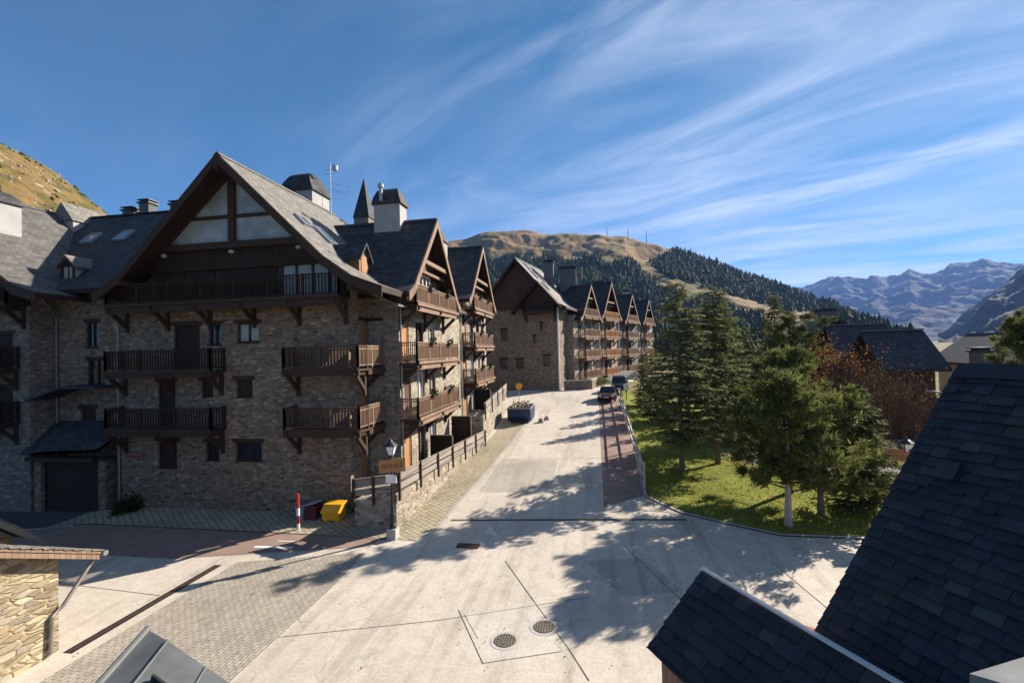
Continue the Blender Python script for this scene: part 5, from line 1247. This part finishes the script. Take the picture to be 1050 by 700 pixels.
def pine_mesh(seed, h, r, z0, parent, mat, bark, n=300, lean=(0, 0)):
    rng = np.random.default_rng(seed); V_ = []; limb = MB(); nl = int(n/7)
    for k in range(nl):
        f = ((k+rng.uniform(0, 1))/nl)**.92; z = z0+(h-z0)*f; prof = (1-(max(0, f-.30)/.72)**2.0)**.5 if f > .30 else .62+1.25*f
        a = k*2.4+rng.uniform(-.5, .5); wob = 1+.24*math.sin(a*2+seed)+.2*math.sin(a*3+z*1.7)+.12*math.sin(a+z*2.9)
        R_ = max(.15, r*prof*wob*rng.uniform(.5, 1.12)); tip = np.array([math.cos(a)*R_, math.sin(a)*R_, z+.16*R_*rng.uniform(-.6, 1.4)]); root_ = np.array([0, 0, max(z0*.6, z-.35*R_)])
        limb.tube([Vector(root_), Vector(root_*.45+tip*.55-np.array([0, 0, .06*R_])), Vector(tip)], [.04, .025, .008], 5, False)
        q = rng.integers(5, 10)
        for j in range(q):
            u = rng.uniform(.45, 1.05); c = root_*(1-u)+tip*u+rng.normal(0, .20, 3)*np.array([1, 1, .65])*(1 if u < .9 else .5)
            m = rng.integers(50, 75); d = rng.normal(size=(m, 3)); d[:, 2] += .9; d += np.array([math.cos(a), math.sin(a), 0])*.7; d /= np.linalg.norm(d, axis=1, keepdims=True)
            st = c+rng.normal(0, .085, (m, 3)); V_.append(blades(st, d*rng.uniform(.17, .33, (m, 1)), rng.uniform(.016, .032, m), rng))
    tm, path = trunk_mesh(h, .075+h*.010, rng, .12, .85); to = tm.build('trunk', bark, parent, world=False); limb.build('limb', BARK_D, to, world=False)
    np_mesh('crown', np.concatenate(V_), 4, mat, parent)
def bare_tree(seed, h, r, parent, bark, leafm=None, leaves=0, stems=5):
    rng = np.random.default_rng(seed); mb = MB(); tips = []
    def grow(p, d, L, rad_, lev):
        q = p+d*L; mid = p+d*L*.5+Vector(rng.normal(0, L*.06, 3)); mb.tube([p, mid, q], [rad_, rad_*.8, rad_*.6], 5 if lev < 2 else 3, False)
        if lev >= 4: tips.append(q); return
        for i in range(rng.integers(2, 5)):
            nd = (d+Vector(rng.normal(0, .38, 3))+Vector((0, 0, .2))).normalized(); grow(q if i else mid, nd, L*rng.uniform(.6, .85), rad_*.55, lev+1)
    for i in range(stems):
        a = rng.uniform(0, 6.28); grow(Vector((rng.normal(0, .12), rng.normal(0, .12), -.1)), Vector((math.cos(a)*r/h*.8, math.sin(a)*r/h*.8, 1)).normalized(), h*.32, .05+.01*h/stems, 0)
    mb.build('branches', bark, parent, world=False)
    if leaves and tips:
        T_ = np.array([tuple(x) for x in tips]); c = T_[rng.integers(0, len(T_), leaves)]+rng.normal(0, .22, (leaves, 3)); d = rng.normal(size=(leaves, 3)); d /= np.linalg.norm(d, axis=1, keepdims=True)
        np_mesh('leaves', blades(c, d*.12, np.full(leaves, .04), rng), 4, leafm, parent)
def bush_mesh(seed, r, h, n, name, label, loc, mat, cat='shrub', group=None):
    rng = np.random.default_rng(seed); t = thing(name, label, cat, loc, 0, group)
    d = rng.normal(size=(n, 3)); d /= np.linalg.norm(d, axis=1, keepdims=True); d[:, 2] = abs(d[:, 2])
    lump = 1+.25*np.sin(d[:, 0]*5+seed)+.2*np.sin(d[:, 1]*7+seed*2)
    c = d*np.array([r, r, h])*(rng.uniform(.25, 1, (n, 1))**.5)*lump[:, None]*.85
    dd = d+rng.normal(0, .6, (n, 3)); dd /= np.linalg.norm(dd, axis=1, keepdims=True)
    np_mesh('foliage', blades(c, dd*rng.uniform(.12, .26, (n, 1)), rng.uniform(.025, .055, n), rng), 4, mat, t)
    mb = MB(); rr = random.Random(seed)
    for i in range(6): mb.tube([Vector((0, 0, -.1)), Vector((rr.uniform(-r, r)*.6, rr.uniform(-r, r)*.6, h*.7))], [.03, .008], 4, False)
    mb.build('stem', BARK, t, world=False); return t
def plant(name, label, x, y, cat='tree', group=None, rz=0):
    return thing(name, label, cat, (x, y, gz(x, y)+.03), rz, group)
spruce_mesh(1, 10.8, 2.7, 1.6, plant('spruce_tree', 'tall dark spruce nearest the rail fence and red pavement', 4.97, 28.1, group='spruces on the lawn'), SPRUCE_L, .92, .32, .56)
spruce_mesh(2, 10.7, 2.9, 2.0, plant('spruce_tree', 'tall spruce with reddish trunk, right of the one nearest the rail fence', 7.4, 30.2, group='spruces on the lawn'), SPRUCE_L, .92, .32, .56)
pine_mesh(3, 6.1, 2.1, 1.9, plant('pine_tree', 'dense bushy pine with a pale bare trunk at the front edge of the lawn', 7.85, 21.2, group='pines on the lawn'), PINE, BARK_P, 440)
pine_mesh(4, 6.9, 2.6, 2.2, plant('pine_tree', 'bushy pine with darker trunk just behind the pale-trunked one', 9.5, 25.4, group='pines on the lawn'), PINE, BARK, 440)
pine_mesh(16, 5.0, 1.9, 1.2, plant('pine_tree', 'small bushy pine filling the gap between the pale-trunked pine and the low spruce', 9.75, 22.7, group='pines on the lawn'), PINE, BARK, 260)
spruce_mesh(5, 5.6, 2.0, .15, plant('spruce_tree', 'low spruce branching to the ground beside the arrow-board lamp', 11.7, 23.4, group='spruces on the lawn'), SPRUCE_Y, 1.7)
spruce_mesh(6, 12.0, 2.1, 1.0, plant('spruce_tree', 'slender pale spruce rising behind the two bushy pines', 17.0, 47.5, group='spruces on the lawn'), SPRUCE_Y, 1.1)
pine_mesh(7, 9.6, 3.4, 1.6, plant('pine_tree', 'yellow-green pine between the slender spruce and the orange-leaved tree', 17.0, 43.0, group='pines on the lawn'), SPRUCE_Y, BARK, 480)
spruce_mesh(8, 9.8, 2.9, .8, plant('spruce_tree', 'shorter spruce filling the gap behind the two tall lawn spruces', 9.6, 36.0, group='spruces on the lawn'), SPRUCE_Y, 1.1)
spruce_mesh(9, 5.2, 1.5, .2, plant('spruce_tree', 'young spruce behind the notice board at the top of the rail fence', 5.3, 49.0, group='spruces on the lawn'), SPRUCE, 1.3)
spruce_mesh(10, 6.2, 1.6, .2, plant('spruce_tree', 'young spruce left of the tall ones, half way up the lawn', 5.4, 41.5, group='spruces on the lawn'), SPRUCE, 1.2)
spruce_mesh(13, 9.0, 2.3, 1.0, plant('spruce_tree', 'broad spruce at the far end of the lawn behind the tall ones', 9.5, 49.0, group='spruces on the lawn'), SPRUCE, 1.0)
spruce_mesh(14, 8.6, 2.6, .6, plant('spruce_tree', 'light green spruce filling the gap between the tall spruces and the bushy pines', 11.6, 38.5, group='spruces on the lawn'), SPRUCE_Y, 1.1)
spruce_mesh(15, 10.2, 2.7, .8, plant('spruce_tree', 'broad light green spruce farthest back in the gap right of the tall spruces', 11.9, 46.5, group='spruces on the lawn'), SPRUCE_Y, 1.0)
bare_tree(11, 7.4, 1.2, plant('rowan_tree', 'thin tree with rust-orange autumn leaves in front of the right-hand chalet', 17.2, 38.0), BARK_B, RUSTL, 1500, 3)
for i, (x, y, h, lb) in enumerate(((18.4, 34.5, 6.8, 'leafless brown thicket left of the brown timber chalet wall'), (20.3, 35.6, 6.2, 'leafless brown thicket standing right against the brown timber chalet wall'), (16.0, 33.8, 5.6, 'leafless brown thicket directly under the orange-leaved tree'))):
    bare_tree(21+i, h, 2.6, plant('bare_thicket', lb, x, y, 'shrub', 'bare thickets by the brown chalet'), BARK_B, TANL, 420, 9)
pine_mesh(12, 8.6, 1.9, 3, plant('pine_tree', 'dark pine top rising over the foreground slate ridge at the right edge', 27.2, 34.8), PINE, BARK, 420)
bush_mesh(1, .75, .9, 900, 'shrub', 'dark clipped shrub at the left foot of the stone chalet wall', (-23.0, 20.45, -.05), LEAF_D)
for i, (x, y, r, h, lb) in enumerate(((10.6, 29.3, .9, .7, 'low green shrub on the bank behind the lawn, under the spruces'), (13.2, 27.4, 1.0, .8, 'low green shrub at the foot of the bushy pines'), (-1.6, 62.3, 1.3, 1.0, 'straw-coloured shrub over the garden wall at the end of the street'), (.6, 63.0, 1.2, 1.1, 'green shrub right of the straw-coloured one over the garden wall'), (1.6, 66, 1.1, 1.0, 'bright shrub beside the stone steps of the far row'), (14.6, 26.2, .9, .8, 'low shrub between the bank and the low spruce'))):
    bush_mesh(30+i, r, h, 900, 'shrub', lb, (x, y, gz(x, y)+.1), SPRUCE_Y if i != 0 else PINE, group='shrubs round the lawn and garden wall')
# grass blades
def grass():
    rng = np.random.default_rng(7); n = 46000; pl = [(2.85, 26.4), (2.8, 24.2), (4.05, 22.45), (7.2, 20.6), (10.9, 20.6), (17, 20.7), (34, 24), (24, 42), (3.2, 46)]
    x = rng.uniform(2.8, 26, n); y = 20.5+rng.uniform(0, 1, n)**1.6*24
    ins = np.zeros(n, bool); j = len(pl)-1
    for i in range(len(pl)):
        xi, yi = pl[i]; xj, yj = pl[j]; cnd = ((yi > y) != (yj > y)) & (x < (xj-xi)*(y-yi)/(yj-yi+1e-9)+xi); ins ^= cnd; j = i
    x, y = x[ins], y[ins]; z = np.array([gz(a, b)+.04 for a, b in zip(x, y)]); m = len(x)
    d = np.stack([rng.normal(0, .5, m), rng.normal(0, .5, m), np.ones(m)], 1); d /= np.linalg.norm(d, axis=1, keepdims=True)
    c = np.stack([x, y, z], 1); L = rng.uniform(.05, .14, (m, 1))
    o = np_mesh('grass', blades(c, d*L, rng.uniform(.012, .03, m), rng), 4, M_leaf('grass_blade', (.17, .20, .028), (.36, .35, .08), .4))
    tag(o, 'short rough grass growing on the lawn right of the street', 'grass', kind='stuff')
grass()

# ------------------------------------------------------------------ hills and mountains
def el(x, y):
    d = ray(x, y); return math.atan2(d.x, d.y), d.z/math.hypot(d.x, d.y)
from mathutils import noise as mn
def hillside(name, sil, r0, R, zb, power, amp, nsc, mat, na=160, nr=70, back=1.35, seed=0, kind='structure', rough=1.0, mask=None):
    pts = sorted(el(x, y) for x, y in sil); az = np.array([p[0] for p in pts]); te = np.array([p[1] for p in pts])
    A = np.linspace(az[0], az[-1], na); v = []; rr = list(np.linspace(0, 1, nr))+[1.08, back]
    def height(a, t):
        zc = CAMZ+R*np.interp(a, az, te); r = r0+(R-r0)*t; x, y = math.sin(a)*r, math.cos(a)*r
        f = t**power if t <= 1 else 1-(t-1)*.9
        nz = mn.fractal(Vector((x*nsc+seed, y*nsc, seed*.3)), .9, 2.1, 6); rd = 1-abs(mn.fractal(Vector((x*nsc*.7+seed, y*nsc*.7, 5)), .9, 2.0, 5))
        z = zb+(zc-zb)*f+amp*(nz*.6+(rd-.7)*.7)*min(1, t*2.5)*(1 if t < .97 else .35)*rough
        return x, y, z
    for t in rr:
        for a in A: v.append(height(a, t))
    f = []
    for j in range(len(rr)-1):
        for i in range(na-1): k = j*na+i; f.append((k, k+na, k+na+1, k+1)[::-1])
    me = bpy.data.meshes.new(name); me.from_pydata(v, [], f); me.materials.append(mat); me.polygons.foreach_set('use_smooth', [True]*len(f))
    if mask is not None:
        at_ = me.attributes.new('undergrowth', 'FLOAT', 'POINT'); at_.data.foreach_set('value', [1.0 if mask(a_, *p) else 0.0 for a_, p in zip(list(A)*len(rr), v)])
    o = bpy.data.objects.new(name, me); C.objects.link(o); o['kind'] = kind
    return height, A
def M_hill(name, cols, sc, rock=(.30, .27, .24), rk=.62, st=.9, floor=None):
    k = NT(name, .95, .1); o = k.uv(kind='Object'); n1 = k.noise(o, sc, 8, .62, .3); n2 = k.noise(o, sc*9, 6, .7); n3 = k.noise(o, sc*2.6, 8, .7)
    c = k.ramp(n1, [(.28+.44*i/(len(cols)-1), x) for i, x in enumerate(cols)])
    c = k.mix(.75, c, k.ramp(n2, [(.3, (.42, .42, .42)), (.68, (1.25, 1.25, 1.25))]), 'MULTIPLY')
    c = k.mix(k.ramp(n3, [(rk, (0, 0, 0)), (rk+.05, (1, 1, 1))]), c, rock)
    if floor:
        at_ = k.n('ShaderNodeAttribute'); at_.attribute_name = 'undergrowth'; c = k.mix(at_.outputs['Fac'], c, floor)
    k.col(c); k.bump(n2, st, .12/sc*.1); return k.m
HILL_L = M_hill('hill_left_grass', [(.05, .05, .014), (.12, .105, .03), (.20, .13, .05), (.075, .075, .02), (.15, .11, .04)], .05, (.34, .28, .22), .60)
hL, AL = hillside('hillside', [(-420, 60), (-260, 82), (-140, 100), (-60, 122), (0, 146), (20, 156), (50, 177), (75, 193), (100, 212), (118, 227), (150, 250), (200, 285), (280, 330)], 75, 330, 2, .9, 7, .02, HILL_L, 180, 60, 1.3, 3)
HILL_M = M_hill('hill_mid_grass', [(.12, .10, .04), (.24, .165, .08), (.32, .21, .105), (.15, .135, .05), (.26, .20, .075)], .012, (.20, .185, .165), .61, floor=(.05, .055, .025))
SIL_M = [(380, 262), (440, 250), (478, 243), (492, 238), (500, 236.5), (520, 236), (545, 237), (560, 240), (580, 239.5), (600, 242), (620, 243), (640, 244), (652, 248), (665, 252), (690, 257), (720, 264), (745, 272), (770, 281), (800, 293), (830, 304), (860, 315), (885, 326), (905, 336), (925, 346), (950, 352)]
def px_of(x, y, z):
    d = Vector((x, y, z-CAMZ)); w = d.dot(fw); return 525+FPX*d.dot(rt)/w, 350-FPX*d.dot(up)/w
ry = np.array([236, 254, 263, 272, 284, 294, 303, 312, 320, 326]); rx = np.array([640, 646, 652, 660, 676, 700, 728, 758, 790, 820]); rw = np.array([34, 26, 17, 14, 16, 22, 28, 33, 36, 38])
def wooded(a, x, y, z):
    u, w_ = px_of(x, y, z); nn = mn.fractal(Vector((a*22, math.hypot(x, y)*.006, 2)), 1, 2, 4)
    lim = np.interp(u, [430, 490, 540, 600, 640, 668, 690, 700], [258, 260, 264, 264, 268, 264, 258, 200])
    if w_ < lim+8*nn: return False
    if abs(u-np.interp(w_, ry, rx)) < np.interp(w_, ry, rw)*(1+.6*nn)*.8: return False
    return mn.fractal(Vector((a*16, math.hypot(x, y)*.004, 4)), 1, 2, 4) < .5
hM, AM = hillside('hillside', SIL_M, 140, 950, 1, 1.85, 26, .007, HILL_M, 420, 170, 1.3, 8, mask=wooded)
ROCK = M_hill('mountain_far', [(.020, .024, .022), (.034, .035, .028), (.050, .045, .036), (.026, .028, .023)], .0022, (.10, .097, .095), .63)
SIL_F = [(700, 320), (790, 302), (835, 293), (852, 289), (868, 286), (880, 285), (889, 287), (892, 283), (900, 282), (910, 285), (920, 281), (933, 274.5), (945, 280), (958, 281), (968, 279), (973, 274), (985, 274), (1000, 271.5), (1012, 267.5), (1020, 270.5), (1028, 269), (1040, 270), (1046, 268), (1060, 270), (1100, 262), (1200, 255)]
hillside('mountain_range', SIL_F, 2600, 6500, -40, 1.25, 190, .0024, ROCK, 420, 170, 1.2, 21, rough=.75)
ROCK2 = M_hill('mountain_near', [(.028, .03, .02), (.042, .04, .026), (.06, .05, .034)], .006, (.10, .095, .09), .64)
hillside('mountain_slope', [(962, 352), (975, 344), (990, 333), (1005, 318), (1020, 303), (1035, 291), (1050, 280), (1090, 255), (1150, 225), (1250, 190)], 900, 2600, -20, 1.05, 75, .007, ROCK2, 200, 130, 1.2, 33)
# forest of conifers on the middle hill: thousands of small trees
def forest():
    rng = np.random.default_rng(11); V_ = []; N = 0; pick = []
    while N < 13000:
        a = rng.uniform(AM[0]+.02, AM[-1]-.01); t = rng.uniform(.02, 1.0)**.62
        x, y, z = hM(a, t)
        if not wooded(a, x, y, z): continue
        h = rng.uniform(4, 9)*(1.35 if rng.random() < .25 else 1); w = h*rng.uniform(.26, .46); s = 6; ph = rng.uniform(0, 1)
        for lo, hi, ww in ((.05, .55, 1), (.32, .8, .72), (.6, 1.0, .42)):
            ang = (np.arange(s)+ph)*2*math.pi/s; rr = w*ww*rng.uniform(.7, 1.25, s)
            ring = np.stack([x+np.cos(ang)*rr, y+np.sin(ang)*rr, np.full(s, z+h*lo)+rng.uniform(-.05, .05, s)*h], 1); apex = np.array([x, y, z+h*hi])
            for i in range(s): V_ += [ring[i], ring[(i+1) % s], apex]
        N += 1
    o = np_mesh('forest', np.array(V_), 3, M_leaf('forest_needles', (.022, .033, .012), (.095, .105, .036), .08)); tag(o, 'dark conifer forest covering the hill behind the village', 'forest', kind='stuff')
forest()
# fallen leaves and grit blown along the edges of the plaza
def litter():
    rng = np.random.default_rng(17); V_ = []
    for (a, b, n, sp) in (((2.9, 23.6), (7.2, 20.1), 260, .5), ((7.2, 20.1), (14, 20.0), 200, .5), ((-8.1, 19.0), (-7.5, 33), 420, .35), ((-6.6, 20), (-5.6, 38), 200, .25), ((-24, 20.6), (-10.5, 20.8), 160, .3), ((1.0, 24), (2.3, 48), 500, .8), ((-6, 14), (8, 17), 260, 3.5), ((-12, 8), (-9, 17), 120, 1.5)):
        u = rng.uniform(0, 1, n); x = a[0]+(b[0]-a[0])*u+rng.normal(0, sp, n); y = a[1]+(b[1]-a[1])*u+rng.normal(0, sp, n)
        keep = ~((x < -8.0) & (y > 21)); x, y = x[keep], y[keep]; m = len(x)
        z = np.array([gz(p, q)+.04 for p, q in zip(x, y)]); ang = rng.uniform(0, 6.28, m); L = rng.uniform(.03, .085, m)
        V_.append(blades(np.stack([x, y, z], 1), np.stack([np.cos(ang)*L, np.sin(ang)*L, rng.uniform(-.1, .35, m)*L], 1), L*.3, rng, np.tile([0, 0, 1.], (m, 1))+rng.normal(0, .3, (m, 3))))
    tag(np_mesh('leaf_litter', np.concatenate(V_), 4, M_leaf('dry_leaf', (.07, .045, .02), (.20, .13, .06), .1)), 'dry leaves and grit blown along the kerbs', 'leaf litter', kind='stuff')
litter()
# boulders and scrub on the left hill
def scrub():
    rng = np.random.default_rng(3)
    for name, lb, n, mt, hh in (('scrub', 'dark scrub dotted over the grassy left hill', 3200, M_leaf('scrub_leaf', (.02, .028, .008), (.08, .08, .02), .05), 1.0), ('boulders', 'pale boulders scattered over the grassy left hill', 1500, M_plain('boulder', (.33, .29, .24), .95, .1, 0, .4, .4), .8)):
        V_ = []
        for _ in range(n):
            a = rng.uniform(AL[0], AL[-1]); t = rng.uniform(.15, 1)
            if mn.fractal(Vector((a*14, t*9, 1 if hh == 1.0 else 7)), 1, 2, 4) < .05: continue
            x, y, z = hL(a, t); sz = rng.uniform(.2, .75)*hh*(1.8 if rng.random() < .06 else 1); m = 6; ang = np.arange(m)*2*math.pi/m+rng.uniform(0, 1)
            r0_ = sz*rng.uniform(.7, 1.3, m); r1_ = r0_*rng.uniform(.35, .8, m)
            A = np.stack([x+np.cos(ang)*r0_, y+np.sin(ang)*r0_, np.full(m, z-.3)], 1); B = np.stack([x+np.cos(ang)*r1_, y+np.sin(ang)*r1_, z+sz*rng.uniform(.5, .9, m)], 1); top = np.array([x, y, z+sz])
            for i in range(m): j = (i+1) % m; V_ += [A[i], A[j], B[j], A[i], B[j], B[i], B[i], B[j], top]
        tag(np_mesh(name, np.array(V_), 3, mt), lb, name, kind='stuff')
scrub()
# masts on the summit
for i, (x, yb, yt, lb) in enumerate(((622.5, 244, 233, 'thin mast at the left end of the brown summit'), (644, 246, 234, 'thin mast in the middle of the brown summit'), (663, 252, 236, 'tallest thin mast right of the others on the summit'))):
    a, e = el(x, yb); R_ = 930; b = Vector((math.sin(a)*R_, math.cos(a)*R_, CAMZ+e*R_-12)); tp = CAMZ+el(x, yt)[1]*R_
    t = thing('radio_mast', lb, 'mast', b, 0, 'masts on the brown summit')
    mb = MB()
    for dx, dy in ((-.7, -.7), (.7, -.7), (0, .7)): mb.tube([b+Vector((dx, dy, 0)), Vector((b.x+dx*.2, b.y+dy*.2, tp))], .22, 4)
    for k in range(9): z = b.z+(tp-b.z)*k/9; q = .9*(1-.8*k/9); mb.box(b.x-q, b.x+q, b.y-q, b.y+q, z, z+.2)
    mb.build('lattice', LEAD, t, world=True)
    mb = MB(); mb.lathe((b.x, b.y, tp-4), [(.9, 0), (.9, 1.6)], 8); mb.build('drum', ZINC, t)

# ------------------------------------------------------------------ mountain air
bm = bmesh.new(); bmesh.ops.create_cube(bm, size=1)
for v in bm.verts: v.co = Vector((v.co.x*18000, v.co.y*18000, -320 if v.co.z < 0 else 1900))
me = bpy.data.meshes.new('haze'); bm.to_mesh(me); bm.free()
hm = bpy.data.materials.new('haze'); hm.use_nodes = True; ht = hm.node_tree; ht.nodes.clear()
ho = ht.nodes.new('ShaderNodeOutputMaterial'); hv = ht.nodes.new('ShaderNodeVolumePrincipled')
hv.inputs['Color'].default_value = (.22, .42, 1.0, 1); hv.inputs['Density'].default_value = 7.5e-5; hv.inputs['Anisotropy'].default_value = .1
ht.links.new(hv.outputs[0], ho.inputs['Volume']); me.materials.append(hm)
hz = bpy.data.objects.new('haze', me); C.objects.link(hz); hz['kind'] = 'stuff'; hz['label'] = 'thin blue mountain haze filling the valley'
scn.cycles.volume_bounces = 0
